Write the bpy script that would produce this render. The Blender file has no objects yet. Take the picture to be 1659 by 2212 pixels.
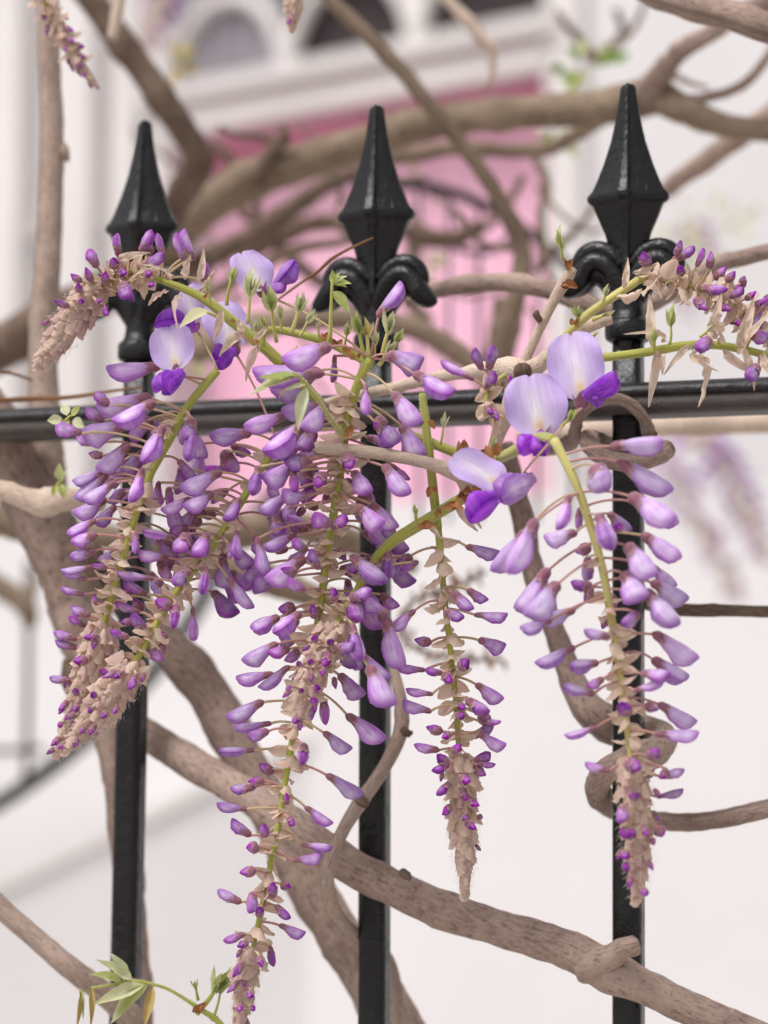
import bpy, math, random
from mathutils import Vector, Matrix, noise
random.seed(11)
S = bpy.context.scene
COL = S.collection
rad = math.radians

# ------------------------------------------------------------------ camera
FPX, CX, CY = 4950.0, 829.5, 1106.0          # focal length in units of a 1659 x 2212 frame
YAW, PITCH = rad(-17.8), rad(4.55)
FH = Vector((math.sin(YAW), math.cos(YAW), 0))
RT = Vector((math.cos(YAW), -math.sin(YAW), 0))
FW = (FH * math.cos(PITCH) + Vector((0, 0, 1)) * math.sin(PITCH)).normalized()
UP = RT.cross(FW).normalized()
CAM = Vector((0, 0, 1.25)) - FH * 1.1
cd = bpy.data.cameras.new('camera')
cam = bpy.data.objects.new('camera', cd)
COL.objects.link(cam)
S.camera = cam
Mc = Matrix((RT, UP, -FW)).transposed().to_4x4()
Mc.translation = CAM
cam.matrix_world = Mc
cd.sensor_fit = 'VERTICAL'
cd.sensor_height = 36.0
cd.lens = FPX / 2212.0 * 36.0
cd.clip_start, cd.clip_end = 0.05, 500
cd.dof.use_dof = True
cd.dof.focus_distance = 1.0
cd.dof.aperture_fstop = 5.2
cd.dof.aperture_blades = 0

# ------------------------------------------------------------------ sky and sun (bright overcast)
SUN_EL, SUN_AZ = rad(60), rad(210)            # azimuth clockwise from +Y
world = bpy.data.worlds.new('World')
S.world = world
world.use_nodes = True
wt = world.node_tree
wt.nodes.clear()
sky = wt.nodes.new('ShaderNodeTexSky')
sky.sky_type = 'NISHITA'
sky.sun_disc = False
sky.sun_elevation, sky.sun_rotation = SUN_EL, SUN_AZ
sky.dust_density = 4.0
hs = wt.nodes.new('ShaderNodeHueSaturation')   # cloud cover takes the blue out of the sky light
hs.inputs['Saturation'].default_value = 0.12
bg = wt.nodes.new('ShaderNodeBackground')
bg.inputs['Strength'].default_value = 0.115
wo = wt.nodes.new('ShaderNodeOutputWorld')
wt.links.new(sky.outputs[0], hs.inputs['Color'])
wt.links.new(hs.outputs[0], bg.inputs['Color'])
wt.links.new(bg.outputs[0], wo.inputs['Surface'])
sl = bpy.data.lights.new('sun', 'SUN')
sl.energy, sl.angle, sl.color = 1.5, rad(22), (1.0, 0.955, 0.93)
sun = bpy.data.objects.new('sun', sl)
COL.objects.link(sun)
sd = Vector((math.sin(SUN_AZ) * math.cos(SUN_EL), math.cos(SUN_AZ) * math.cos(SUN_EL), math.sin(SUN_EL)))
sun.rotation_euler = sd.to_track_quat('Z', 'Y').to_euler()
sun.location = (0, -2, 6)
vs = S.view_settings
vs.view_transform, vs.look, vs.gamma = 'Standard', 'None', 1.0
vs.use_curve_mapping = False
vs.exposure = 0.54

# ------------------------------------------------------------------ placing helpers
def ray(x, y):
    return FW + RT * ((x - CX) / FPX) - UP * ((y - CY) / FPX)
def P(x, y, d):                                # frame position and distance along the view axis -> world point
    return CAM + ray(x, y) * d
def FD(x, y, off=0.0):                         # distance of the fence plane (world Y = -off)
    return (-off - CAM.y) / ray(x, y).y
def PXM(d):
    return d / FPX
WM = {}
def label(o, text, cat, group=None, kind=None):
    o['label'] = text
    o['category'] = cat
    if group: o['group'] = group
    if kind: o['kind'] = kind
def link(o, parent=None, M=None):
    COL.objects.link(o)
    M = M or Matrix.Identity(4)
    WM[o.name] = M
    if parent:
        o.parent = parent
        o.matrix_basis = WM[parent.name].inverted() @ M
    else:
        o.matrix_basis = M
    return o
def empty(name, loc, parent=None, rz=0):
    o = bpy.data.objects.new(name, None)
    o.empty_display_size = 0.02
    return link(o, parent, Matrix.Translation(loc) @ Matrix.Rotation(rz, 4, 'Z'))
def mesh(name, verts, faces, mats, uvs=None, midx=None, smooth=True):
    m = bpy.data.meshes.new(name)
    m.from_pydata([tuple(v) for v in verts], [], faces)
    for a in mats: m.materials.append(a)
    if smooth: m.polygons.foreach_set('use_smooth', [True] * len(m.polygons))
    if midx: m.polygons.foreach_set('material_index', midx)
    if uvs:
        l = m.uv_layers.new(name='UVMap')
        for lp in m.loops: l.data[lp.index].uv = uvs[lp.vertex_index]
    m.update()
    return m
def obj(name, me, parent=None, M=None):
    return link(bpy.data.objects.new(name, me), parent, M)
def local_mesh(name, verts, faces, mats, parent, M, **kw):   # verts in world space, stored relative to M
    Mi = M.inverted()
    return obj(name, mesh(name, [Mi @ Vector(v) for v in verts], faces, mats, **kw), parent, M)

def spline(pts, step):                         # Catmull-Rom through (Vector, radius)
    out = []
    n = len(pts)
    for i in range(n - 1):
        p0, p1, p2, p3 = (pts[max(i - 1, 0)], pts[i], pts[i + 1], pts[min(i + 2, n - 1)])
        L = (p2[0] - p1[0]).length
        k = max(2, int(L / step))
        for j in range(k):
            t = j / k
            def cr(a, b, c, d):
                return 0.5 * (2 * b + (c - a) * t + (2 * a - 5 * b + 4 * c - d) * t * t + (3 * b - a - 3 * c + d) * t ** 3)
            out.append((cr(p0[0], p1[0], p2[0], p3[0]), max(1e-4, cr(p0[1], p1[1], p2[1], p3[1]))))
    out.append(pts[-1])
    return out
def tube_geo(path, ring=10, bump=0.0, bscale=60.0, seed=0.0, cap=True, wob=0.0):
    verts, faces, uvs = [], [], []
    n = len(path)
    T = [(path[min(i + 1, n - 1)][0] - path[max(i - 1, 0)][0]).normalized() for i in range(n)]
    N = T[0].orthogonal().normalized()
    v = 0.0
    for i, (p, r) in enumerate(path):
        N = (N - T[i] * N.dot(T[i])).normalized()
        B = T[i].cross(N)
        if i: v += (p - path[i - 1][0]).length
        if wob:
            p = p + Vector((noise.noise(p * 25 + Vector((seed, 0, 0))), noise.noise(p * 25 + Vector((0, seed, 7))), noise.noise(p * 25 + Vector((3, 0, seed))))) * wob * r
        for k in range(ring):
            a = 2 * math.pi * k / ring
            dv = N * math.cos(a) + B * math.sin(a)
            rr = r
            if bump:
                q = p + dv * r
                rr = r * (1 + bump * noise.noise(q * bscale + Vector((seed, 0, 0))) + 0.6 * bump * noise.noise(q * bscale * 2.7))
            verts.append(p + dv * rr)
            uvs.append((k / ring * 2 * math.pi * 0.006, v))
    for i in range(n - 1):
        for k in range(ring):
            k2 = (k + 1) % ring
            faces.append((i * ring + k, i * ring + k2, (i + 1) * ring + k2, (i + 1) * ring + k))
    if cap:
        faces.append(tuple(reversed(range(ring))))
        faces.append(tuple((n - 1) * ring + k for k in range(ring)))
    return verts, faces, uvs
def tube(name, pts, mat, parent=None, ring=10, step=0.005, bump=0.0, bscale=60.0, wob=0.0, M=None, cap=True):
    """pts: (x, y, width, distance) in frame units"""
    path = spline([(P(x, y, d), w * 0.5 * PXM(d)) for x, y, w, d in pts], step)
    v, f, u = tube_geo(path, ring, bump, bscale, random.random() * 50, cap, wob)
    M = M or Matrix.Translation(path[0][0])
    o = local_mesh(name, v, f, [mat], parent, M, uvs=u)
    return o
def box_geo(x0, x1, y0, y1, z0, z1):
    v = [(x, y, z) for z in (z0, z1) for y in (y0, y1) for x in (x0, x1)]
    f = [(0, 2, 3, 1), (4, 5, 7, 6), (0, 1, 5, 4), (1, 3, 7, 5), (3, 2, 6, 7), (2, 0, 4, 6)]
    return v, f
def merge(*geos):
    V, F = [], []
    for v, f in geos:
        o = len(V)
        V += list(v)
        F += [tuple(i + o for i in q) for q in f]
    return V, F

# ------------------------------------------------------------------ materials
class NB:
    def __init__(s, name):
        s.m = bpy.data.materials.new(name)
        s.m.use_nodes = True
        s.t = s.m.node_tree
        s.t.nodes.clear()
    def n(s, kind, **kw):
        a = s.t.nodes.new('ShaderNode' + kind)
        for k, v in kw.items(): setattr(a, k, v)
        return a
    def put(s, sock, v):
        if isinstance(v, bpy.types.NodeSocket): s.t.links.new(v, sock)
        elif isinstance(v, (tuple, list)) and len(v) == 3 and sock.type == 'RGBA': sock.default_value = (*v, 1)
        else: sock.default_value = v
    def mix(s, f, a, b, mode='MIX'):
        q = s.n('MixRGB', blend_type=mode)
        for i, v in enumerate((f, a, b)): s.put(q.inputs[i], v)
        return q.outputs[0]
    def math(s, op, a, b=0.0, clamp=False):
        q = s.n('Math', operation=op, use_clamp=clamp)
        s.put(q.inputs[0], a)
        s.put(q.inputs[1], b)
        return q.outputs[0]
    def smooth(s, v, a, b):
        q = s.n('MapRange', interpolation_type='SMOOTHSTEP')
        s.put(q.inputs['Value'], v)
        q.inputs['From Min'].default_value, q.inputs['From Max'].default_value = a, b
        return q.outputs[0]
    def noise(s, vec, scale, detail=3.0, rough=0.55):
        q = s.n('TexNoise')
        if vec is not None: s.put(q.inputs['Vector'], vec)
        q.inputs['Scale'].default_value, q.inputs['Detail'].default_value, q.inputs['Roughness'].default_value = scale, detail, rough
        return q.outputs[0]
    def uv(s): return s.n('TexCoord').outputs['UV']
    def ob(s): return s.n('TexCoord').outputs['Object']
    def sep(s, v):
        q = s.n('SeparateXYZ')
        s.put(q.inputs[0], v)
        return q.outputs
    def scale(s, vec, sc, loc=None):
        q = s.n('Mapping')
        s.put(q.inputs['Vector'], vec)
        q.inputs['Scale'].default_value = sc
        if loc is not None: s.put(q.inputs['Location'], loc)
        return q.outputs[0]
    def rnd(s): return s.n('ObjectInfo').outputs['Random']
    def bump(s, h, strength, dist):
        q = s.n('Bump')
        s.put(q.inputs['Height'], h)
        q.inputs['Strength'].default_value, q.inputs['Distance'].default_value = strength, dist
        return q.outputs[0]
    def out(s, col, rough=0.6, spec=0.5, normal=None, transl=0.0, tcol=None, coat=0.0, sheen=0.0):
        b = s.n('BsdfPrincipled')
        s.put(b.inputs['Base Color'], col)
        s.put(b.inputs['Roughness'], rough)
        s.put(b.inputs['Specular IOR Level'], spec)
        if coat: b.inputs['Coat Weight'].default_value = coat
        if sheen: b.inputs['Sheen Weight'].default_value = sheen
        if normal is not None: s.put(b.inputs['Normal'], normal)
        res = b.outputs[0]
        if transl:
            tr = s.n('BsdfTranslucent')
            s.put(tr.inputs['Color'], tcol if tcol is not None else col)
            mx = s.n('MixShader')
            s.put(mx.inputs[0], transl)
            s.t.links.new(res, mx.inputs[1])
            s.t.links.new(tr.outputs[0], mx.inputs[2])
            res = mx.outputs[0]
        o = s.n('OutputMaterial')
        s.t.links.new(res, o.inputs['Surface'])
        return s.m

def mat_plain(name, c1, c2, scale=4.0, rough=0.8, spec=0.3, bump=0.2, bd=0.002):
    b = NB(name)
    nz = b.noise(b.ob(), scale, 5)
    fine = b.noise(b.ob(), scale * 14, 4)
    return b.out(b.mix(b.smooth(nz, 0.3, 0.7), c1, c2), rough, spec, b.bump(fine, bump, bd))
def mat_bark(name, light, dark, scale=1.0, bump=0.7):
    b = NB(name)
    uv = b.uv()
    streak = b.noise(b.scale(uv, (800 * scale, 170 * scale, 1)), 1.0, 6, 0.65)
    lent = b.noise(b.scale(uv, (260 * scale, 700 * scale, 1)), 1.0, 3, 0.5)
    big = b.noise(b.ob(), 22, 4)
    f = b.math('ADD', b.math('MULTIPLY', streak, 0.55), b.math('MULTIPLY', big, 0.45))
    c = b.mix(b.smooth(f, 0.40, 0.60), dark, light)
    c = b.mix(b.math('MULTIPLY', b.smooth(lent, 0.6, 0.72), 0.5), c, tuple(min(1, v * 1.5) for v in light))
    c = b.mix(b.math('MULTIPLY', b.smooth(b.noise(b.ob(), 60, 3), 0.6, 0.75), 0.45), c, tuple(v * 0.5 for v in dark))
    c = b.mix(b.math('MULTIPLY', b.smooth(streak, 0.43, 0.35), 0.6), c, tuple(v * 0.42 for v in dark))
    h = b.math('ADD', streak, b.math('MULTIPLY', lent, 0.6))
    return b.out(c, 0.85, 0.2, b.bump(h, 0.85, 0.001))
BARK = mat_bark('bark_grey_brown', (0.40, 0.295, 0.245), (0.25, 0.175, 0.145))
BARKD = mat_bark('bark_dark', (0.21, 0.145, 0.11), (0.10, 0.066, 0.05))
BARKP = mat_bark('bark_pale', (0.47, 0.36, 0.30), (0.33, 0.24, 0.195))
BARKO = mat_bark('bark_olive', (0.29, 0.215, 0.155), (0.165, 0.12, 0.085))
TWIG = mat_bark('twig_tan', (0.72, 0.575, 0.47), (0.54, 0.41, 0.32), 1.6)
DRY = mat_bark('dry_twig', (0.36, 0.19, 0.09), (0.2, 0.1, 0.05), 2.0, 0.4)
def mat_iron(name, base, edge, rough):
    b = NB(name)
    o = b.ob()
    h = b.math('ADD', b.noise(o, 170, 5), b.math('MULTIPLY', b.noise(o, 700, 2), 0.3))
    dust = b.smooth(b.noise(o, 75, 5), 0.48, 0.78)
    c = b.mix(b.math('MULTIPLY', dust, 0.3), base, edge)
    rust = b.smooth(b.noise(o, 48, 6, 0.7), 0.70, 0.78)
    c = b.mix(b.math('MULTIPLY', rust, 0.5), c, (0.075, 0.042, 0.03))
    r = b.math('ADD', rough, b.math('MULTIPLY', dust, 0.25))
    return b.out(c, r, 0.38, b.bump(h, 0.75, 0.0014))
IRON = mat_iron('black_iron_paint', (0.0045, 0.0038, 0.0045), (0.028, 0.023, 0.024), 0.25)
IRONW = mat_iron('weathered_iron', (0.065, 0.055, 0.05), (0.14, 0.118, 0.105), 0.6)

IRONR = mat_iron('worn_black_iron', (0.010, 0.009, 0.010), (0.05, 0.043, 0.042), 0.42)
def mat_petal():
    b = NB('wisteria_petal')
    uv = b.uv()
    u, v, _ = b.sep(uv)
    oi = b.n('ObjectInfo')
    rc = b.n('SeparateColor')
    b.put(rc.inputs[0], oi.outputs['Color'])
    mature, violet, pale = rc.outputs
    lilac = b.mix(pale, (0.59, 0.345, 0.69), (0.79, 0.65, 0.87))
    body = b.mix(mature, (0.40, 0.09, 0.46), lilac)
    deep = b.mix(mature, (0.28, 0.05, 0.35), (0.34, 0.105, 0.47))
    vein = b.noise(b.scale(uv, (2.5, 26, 1), None), 1.0, 4, 0.6)
    rootc = b.mix(mature, (0.34, 0.11, 0.36), (0.56, 0.36, 0.58))
    c = b.mix(b.smooth(u, 0.12, 0.45), rootc, body)
    tipf = b.math('MULTIPLY', b.smooth(b.math('ADD', u, b.math('MULTIPLY', b.math('SUBTRACT', vein, 0.5), 0.5)), 0.72, 1.02), 0.75)
    c = b.mix(tipf, c, deep)
    edge = b.smooth(b.math('ABSOLUTE', b.math('SUBTRACT', v, 0.5)), 0.40, 0.5)
    c = b.mix(b.math('MULTIPLY', edge, 0.65), c, deep)
    c = b.mix(b.math('MULTIPLY', b.smooth(vein, 0.42, 0.68), b.math('MULTIPLY', mature, 0.42)), c, (0.76, 0.62, 0.86))
    va = b.math('ABSOLUTE', b.math('SUBTRACT', v, 0.5))
    side = b.math('MULTIPLY', b.smooth(va, 0.05, 0.2), b.smooth(va, 0.42, 0.3))
    side = b.math('MULTIPLY', side, b.math('MULTIPLY', b.smooth(u, 0.2, 0.5), b.smooth(u, 0.95, 0.7)))
    side = b.math('MULTIPLY', b.math('MULTIPLY', side, b.smooth(b.noise(b.scale(uv, (3, 7, 1)), 1.0, 3), 0.3, 0.62)), b.math('ADD', 0.22, b.math('MULTIPLY', mature, 0.66)))
    c = b.mix(side, c, (0.88, 0.80, 0.93))  # satin highlights along the petal sides, painted into the colour
    c = b.mix(b.math('MULTIPLY', b.smooth(vein, 0.55, 0.25), 0.45), c, deep)
    c = b.mix(violet, c, b.mix(b.smooth(vein, 0.35, 0.7), (0.31, 0.085, 0.53), (0.50, 0.22, 0.70)))
    r = oi.outputs['Random']
    h = b.n('HueSaturation')
    b.put(h.inputs['Hue'], b.math('ADD', 0.488, b.math('MULTIPLY', r, 0.026)))
    b.put(h.inputs['Value'], b.math('ADD', 0.95, b.math('MULTIPLY', r, 0.3)))
    h.inputs['Saturation'].default_value = 1.2
    b.put(h.inputs['Color'], c)
    c = h.outputs[0]
    return b.out(c, 0.42, 0.4, b.bump(vein, 0.2, 0.0003), transl=0.42, tcol=c, sheen=0.25)
PETAL = mat_petal()
def mat_banner():
    b = NB('open_banner_petal')
    uv = b.uv()
    u, v, _ = b.sep(uv)
    cu = b.math('SUBTRACT', u, 0.5)
    def blob(cx, cy, sx, sy):
        x = b.math('DIVIDE', b.math('SUBTRACT', u, cx), sx)
        y = b.math('DIVIDE', b.math('SUBTRACT', v, cy), sy)
        return b.math('POWER', 2.718, b.math('MULTIPLY', -1.0, b.math('ADD', b.math('MULTIPLY', x, x), b.math('MULTIPLY', y, y))))
    fan = b.noise(b.scale(uv, (26, 2.2, 1)), 1.0, 4, 0.6)
    c = b.mix(b.smooth(b.math('ABSOLUTE', cu), 0.12, 0.5), (0.66, 0.53, 0.80), (0.52, 0.37, 0.75))
    c = b.mix(b.math('MULTIPLY', b.smooth(v, 0.7, 1.0), 0.35), c, (0.47, 0.32, 0.72))
    c = b.mix(b.math('MULTIPLY', b.smooth(fan, 0.5, 0.75), 0.4), c, (0.68, 0.58, 0.86))
    c = b.mix(b.math('MULTIPLY', blob(0.5, 0.30, 0.12, 0.34), 0.95), c, (0.90, 0.85, 0.87))
    c = b.mix(b.math('MULTIPLY', b.math('MULTIPLY', b.smooth(fan, 0.52, 0.4), 0.2), b.smooth(v, 0.15, 0.5)), c, (0.40, 0.24, 0.66))
    c = b.mix(b.math('MULTIPLY', blob(0.5, 0.17, 0.075, 0.10), 0.85), c, (0.80, 0.55, 0.22))
    return b.out(c, 0.5, 0.3, b.bump(fan, 0.35, 0.0004), transl=0.33, tcol=c, sheen=0.2)
BANNER = mat_banner()
def mat_calyx():
    b = NB('calyx_mauve')
    u, v, _ = b.sep(b.uv())
    nz = b.noise(b.ob(), 5, 3)
    c = b.mix(b.smooth(nz, 0.35, 0.7), (0.20, 0.068, 0.105), (0.335, 0.15, 0.18))
    c = b.mix(b.math('MULTIPLY', b.smooth(u, 0.72, 1.0), 0.65), c, (0.56, 0.40, 0.37))
    c = b.mix(b.math('MULTIPLY', b.rnd(), 0.3), c, (0.40, 0.16, 0.27))
    return b.out(c, 0.7, 0.25, transl=0.1, tcol=c, sheen=0.4)
CALYX = mat_calyx()
def mat_thin(name, cols, transl=0.3, rough=0.65, vein=True):
    b = NB(name)
    uv = b.uv()
    vn = b.noise(b.scale(uv, (2.0, 18, 1)), 1.0, 4, 0.6)
    pt = b.noise(b.ob(), 2.2, 4)
    r = b.rnd()
    c = b.mix(b.smooth(pt, 0.3, 0.7), cols[0], cols[1])
    c = b.mix(b.math('MULTIPLY', b.math('MULTIPLY', r, r), 0.85), c, cols[2])
    c = b.mix(b.math('MULTIPLY', b.smooth(vn, 0.5, 0.7), 0.4), c, tuple(v * 0.72 for v in cols[1]))
    return b.out(c, rough, 0.2, b.bump(vn, 0.35, 0.0004), transl=transl, tcol=c)
BRACT = mat_thin('papery_bract', ((0.84, 0.71, 0.575), (0.72, 0.56, 0.44), (0.78, 0.58, 0.50)), 0.45)
BRACTM = mat_thin('mauve_tinged_bract', ((0.86, 0.73, 0.60), (0.74, 0.57, 0.47), (0.66, 0.43, 0.44)), 0.48)
BRACTD = mat_thin('dry_brown_bract', ((0.40, 0.26, 0.18), (0.26, 0.15, 0.10), (0.34, 0.2, 0.14)))
LEAF = mat_thin('young_leaf', ((0.56, 0.60, 0.25), (0.42, 0.49, 0.14), (0.70, 0.69, 0.45)), 0.35)
LEAFP = mat_thin('pale_downy_leaf', ((0.74, 0.75, 0.54), (0.56, 0.60, 0.34), (0.64, 0.6, 0.36)), 0.35)
LEAFY = mat_thin('yellow_leaf', ((0.56, 0.48, 0.18), (0.44, 0.37, 0.13), (0.5, 0.34, 0.14)), 0.3)
LEAFG = mat_thin('green_leaf', ((0.22, 0.36, 0.06), (0.14, 0.26, 0.04), (0.3, 0.4, 0.1)), 0.3)
SCALE = mat_thin('bud_scale_brown', ((0.42, 0.19, 0.07), (0.22, 0.085, 0.04), (0.5, 0.25, 0.09)), 0.15)
def mat_stem(name, c1, c2):
    b = NB(name)
    nz = b.noise(b.scale(b.uv(), (500, 60, 1)), 1.0, 4)
    c = b.mix(b.smooth(nz, 0.35, 0.65), c1, c2)
    return b.out(c, 0.6, 0.3, b.bump(nz, 0.4, 0.0006), transl=0.08, tcol=c, sheen=0.5)
RACHIS = mat_stem('rachis_green', (0.44, 0.43, 0.085), (0.31, 0.33, 0.05))
RACHISP = mat_stem('rachis_yellow', (0.60, 0.53, 0.19), (0.46, 0.41, 0.12))
PEDP = mat_stem('pedicel_pink', (0.56, 0.29, 0.25), (0.46, 0.21, 0.19))
PEDY = mat_stem('pedicel_straw', (0.60, 0.45, 0.24), (0.5, 0.33, 0.2))
WALLM = mat_plain('white_render', (0.67, 0.648, 0.65), (0.63, 0.607, 0.61), 1.2, 0.85, 0.2, 0.25, 0.003)
TRIMM = mat_plain('white_trim_paint', (0.72, 0.68, 0.66), (0.66, 0.62, 0.61), 2.0, 0.55, 0.4, 0.1, 0.001)
FASCM = mat_plain('fascia_shade_pink', (0.56, 0.44, 0.43), (0.50, 0.385, 0.38), 2.0, 0.6, 0.3, 0.1, 0.001)  # shade beneath the cornice put into the fascia colour
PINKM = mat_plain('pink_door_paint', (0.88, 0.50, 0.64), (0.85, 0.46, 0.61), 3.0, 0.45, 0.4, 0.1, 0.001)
PINKD = mat_plain('pink_header_shade', (0.72, 0.27, 0.40), (0.68, 0.23, 0.36), 3.0, 0.45, 0.4, 0.1, 0.001)  # deeper pink: shadow below the lintel painted as colour
GLASSM = mat_plain('dark_window_glass', (0.055, 0.04, 0.042), (0.035, 0.027, 0.03), 2.0, 0.3, 0.15, 0.0, 0.0)
CURTM = mat_plain('grey_curtain', (0.30, 0.275, 0.30), (0.22, 0.20, 0.22), 6.0, 0.85, 0.2, 0.2, 0.003)
STONEM = mat_plain('paving_stone', (0.48, 0.45, 0.43), (0.40, 0.37, 0.35), 3.0, 0.85, 0.3, 0.4, 0.004)

# ------------------------------------------------------------------ ground
gv = [(-60, -60, 0), (60, -60, 0), (60, 60, 0), (-60, 60, 0)]
g = obj('ground', mesh('ground', gv, [(0, 1, 2, 3)], [STONEM], smooth=False))
g['kind'] = 'structure'

# ------------------------------------------------------------------ house
HZ = rad(17.8 - 35.0)
HC = P(780, 1500, 6.0)
HC.z = 0
HM = Matrix.Translation(HC) @ Matrix.Rotation(HZ, 4, 'Z')
HMi = HM.inverted()
def HL(x, y, ly=0.0):                          # frame position -> (along, up) on the facade plane
    o = HMi @ CAM
    d = HMi.to_3x3() @ ray(x, y)
    t = (ly - o.y) / d.y
    q = o + d * t
    return q.x, q.z
house = bpy.data.objects.new('house', None)
link(house, None, HM)
label(house, 'white rendered house with a pink boarded door under a scalloped fanlight', 'house')
def hbox(name, mat, parent, *b, M=HM, smooth=False):
    v, f = box_geo(*b)
    me = mesh(name, v, f, [mat], smooth=False)
    return obj(name, me, parent, M)
dl, dr = HL(376, 600)[0], HL(1196, 500)[0]
zA, zB, zC, zD, zE = (HL(780, y)[1] for y in (118, 154, 186, 224, 268))
dm, dw = (dl + dr) / 2, dr - dl
FT = zA + dw * 0.62
hbox('wall', WALLM, house, -9, dl - 0.13, 0, 0.3, 0, 6.5)
hbox('wall', WALLM, house, dr + 0.10, 9, 0, 0.3, 0, 6.5)
hbox('wall', WALLM, house, dl - 0.13, dr + 0.10, 0, 0.3, FT, 6.5)
for a, b_ in ((dl - 0.13, dl), (dr, dr + 0.10)):
    hbox('door_jamb', TRIMM, house, a + 0.002, b_ - 0.002, -0.035, 0.25, 0.3, FT - 0.003)
door = hbox('door', PINKM, house, dl, dr, 0.16, 0.20, 0.3, zE)
nb = 11
for i in range(nb):
    w = dw / nb
    hbox('board', PINKM, door, dl + i * w + 0.003, dl + (i + 1) * w - 0.003, 0.142, 0.159, 0.32, zE - 0.01)
hbox('door_head_shade', PINKD, house, dl + 0.002, dr - 0.002, 0.06, 0.2, zE, zD)  # board coloured as the shadow band at the top of the door recess
lin = hbox('lintel', TRIMM, house, dl - 0.16, dr + 0.03, -0.035, 0.22, zD, zC)
hbox('fascia', FASCM, lin, dl - 0.12, dr + 0.02, -0.012, 0.2, zC, zB)
hbox('cornice', TRIMM, lin, dl - 0.19, dr + 0.04, -0.055, 0.22, zB, zA)
fan = hbox('fanlight', GLASSM, house, dl, dr, 0.03, 0.06, zA - 0.01, FT)
# curtain in folds behind the first light of the fanlight
cv, cf = [], []
cx1 = HL(600, 80)[0]
for i in range(25):
    x = dl + 0.01 + (cx1 - dl) * i / 24
    for z in (zA, FT - 0.01):
        cv.append((x, 0.014 + 0.010 * math.sin(i * 1.35), z))
for i in range(24): cf.append((2 * i, 2 * i + 2, 2 * i + 3, 2 * i + 1))
obj('curtain', mesh('curtain', cv, cf, [CURTM]), fan, HM)
# scalloped glazing bars: three arches
aw = HL(884, 60)[0] - HL(640, 60)[0]
a0 = HL(640, 60)[0]
for k in (-1, 0, 1, 2):
    c = a0 + aw * 0.5 + k * aw * 1.14
    pth = []
    for i in range(19):
        a = math.pi * i / 18
        q = Vector((c + math.cos(a) * aw * 0.56, -0.005, zA - 0.03 + math.sin(a) * aw * 0.70))
        pth.append((q, 0.024))
    pth = [q for q in pth if dl < q[0].x < dr]
    if len(pth) > 3:
        v, f, u = tube_geo(pth, 8)
        obj('glazing_bar', mesh('glazing_bar', v, f, [TRIMM]), fan, HM)
for x, ww in ((HL(905, 10)[0], 0.02),):
    hbox('glazing_bar', TRIMM, fan, x - ww, x + ww, -0.02, 0.025, zA, FT)
for px, ww in ((25, 0.10), (185, 0.085), (300, 0.045)):
    x = HL(px, 300)[0]
    p_ = hbox('pilaster', TRIMM, house, x - ww, x + ww, -0.07, -0.001, 0.0, 6.0)
hbox('string_course', TRIMM, house, -8, dl - 0.2, -0.025, -0.001, HL(60, 520)[1], HL(60, 500)[1])
# low white wall in front of the door
gwM = Matrix.Translation(HM @ Vector((0, -1.6, 0))) @ Matrix.Rotation(HZ, 4, 'Z')
def HL2(x, y):
    q = HL(x, y, -1.6)
    return q
gw = obj('garden_wall', mesh('garden_wall', *box_geo(-6, 6, 0, 0.22, 0, HL2(880, 1085)[1]), [WALLM], smooth=False), None, gwM)
label(gw, 'low white rendered wall in front of the pink door', 'wall')
# sloping white stair wall with a coping, behind the handrail
def sloped(x0, y0, x1, y1, th, d0, d1, dep):
    a, b_ = P(x0, y0, d0), P(x1, y1, d1)
    n = Vector((-(b_ - a).y, (b_ - a).x, 0)).normalized() * dep
    up = Vector((0, 0, th))
    v = [a, b_, b_ + n, a + n]
    v = v + [q - up for q in v]
    f = [(0, 1, 2, 3), (7, 6, 5, 4), (0, 4, 5, 1), (1, 5, 6, 2), (2, 6, 7, 3), (3, 7, 4, 0)]
    return v, f
sw = empty('stair_wall', P(300, 2500, 4.2))
label(sw, 'white side wall of the steps with a sloping coping below the handrail', 'wall')
v, f = sloped(-700, 2250, 760, 1560, 3.0, 4.1, 4.1, 0.2)
local_mesh('wall_face', v, f, [WALLM], sw, WM[sw.name], smooth=False)
v, f = sloped(-700, 2225, 770, 1530, 0.025, 4.09, 4.09, 0.21)
local_mesh('coping', v, f, [TRIMM], sw, WM[sw.name], smooth=False)
# stair handrail
hr = empty('stair_handrail', P(60, 1700, 2.5))
label(hr, 'curved black iron stair handrail with a thin upright rod in front of the white wall', 'handrail')
tube('rail', [(-420, 1960, 36, 2.5), (-120, 1800, 36, 2.5), (30, 1715, 36, 2.5), (183, 1600, 38, 2.5), (320, 1466, 38, 2.5), (430, 1310, 36, 2.5), (500, 1180, 34, 2.5), (600, 1060, 30, 2.5)], IRON, hr, step=0.03)
tube('baluster', [(62, 1210, 17, 2.5), (60, 1500, 17, 2.5), (55, 1712, 17, 2.5)], IRONW, hr, step=0.05)
tube('bracket', [(-60, 1622, 15, 2.5), (10, 1622, 15, 2.5), (92, 1618, 17, 2.5)], IRONW, hr, step=0.05)
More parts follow.
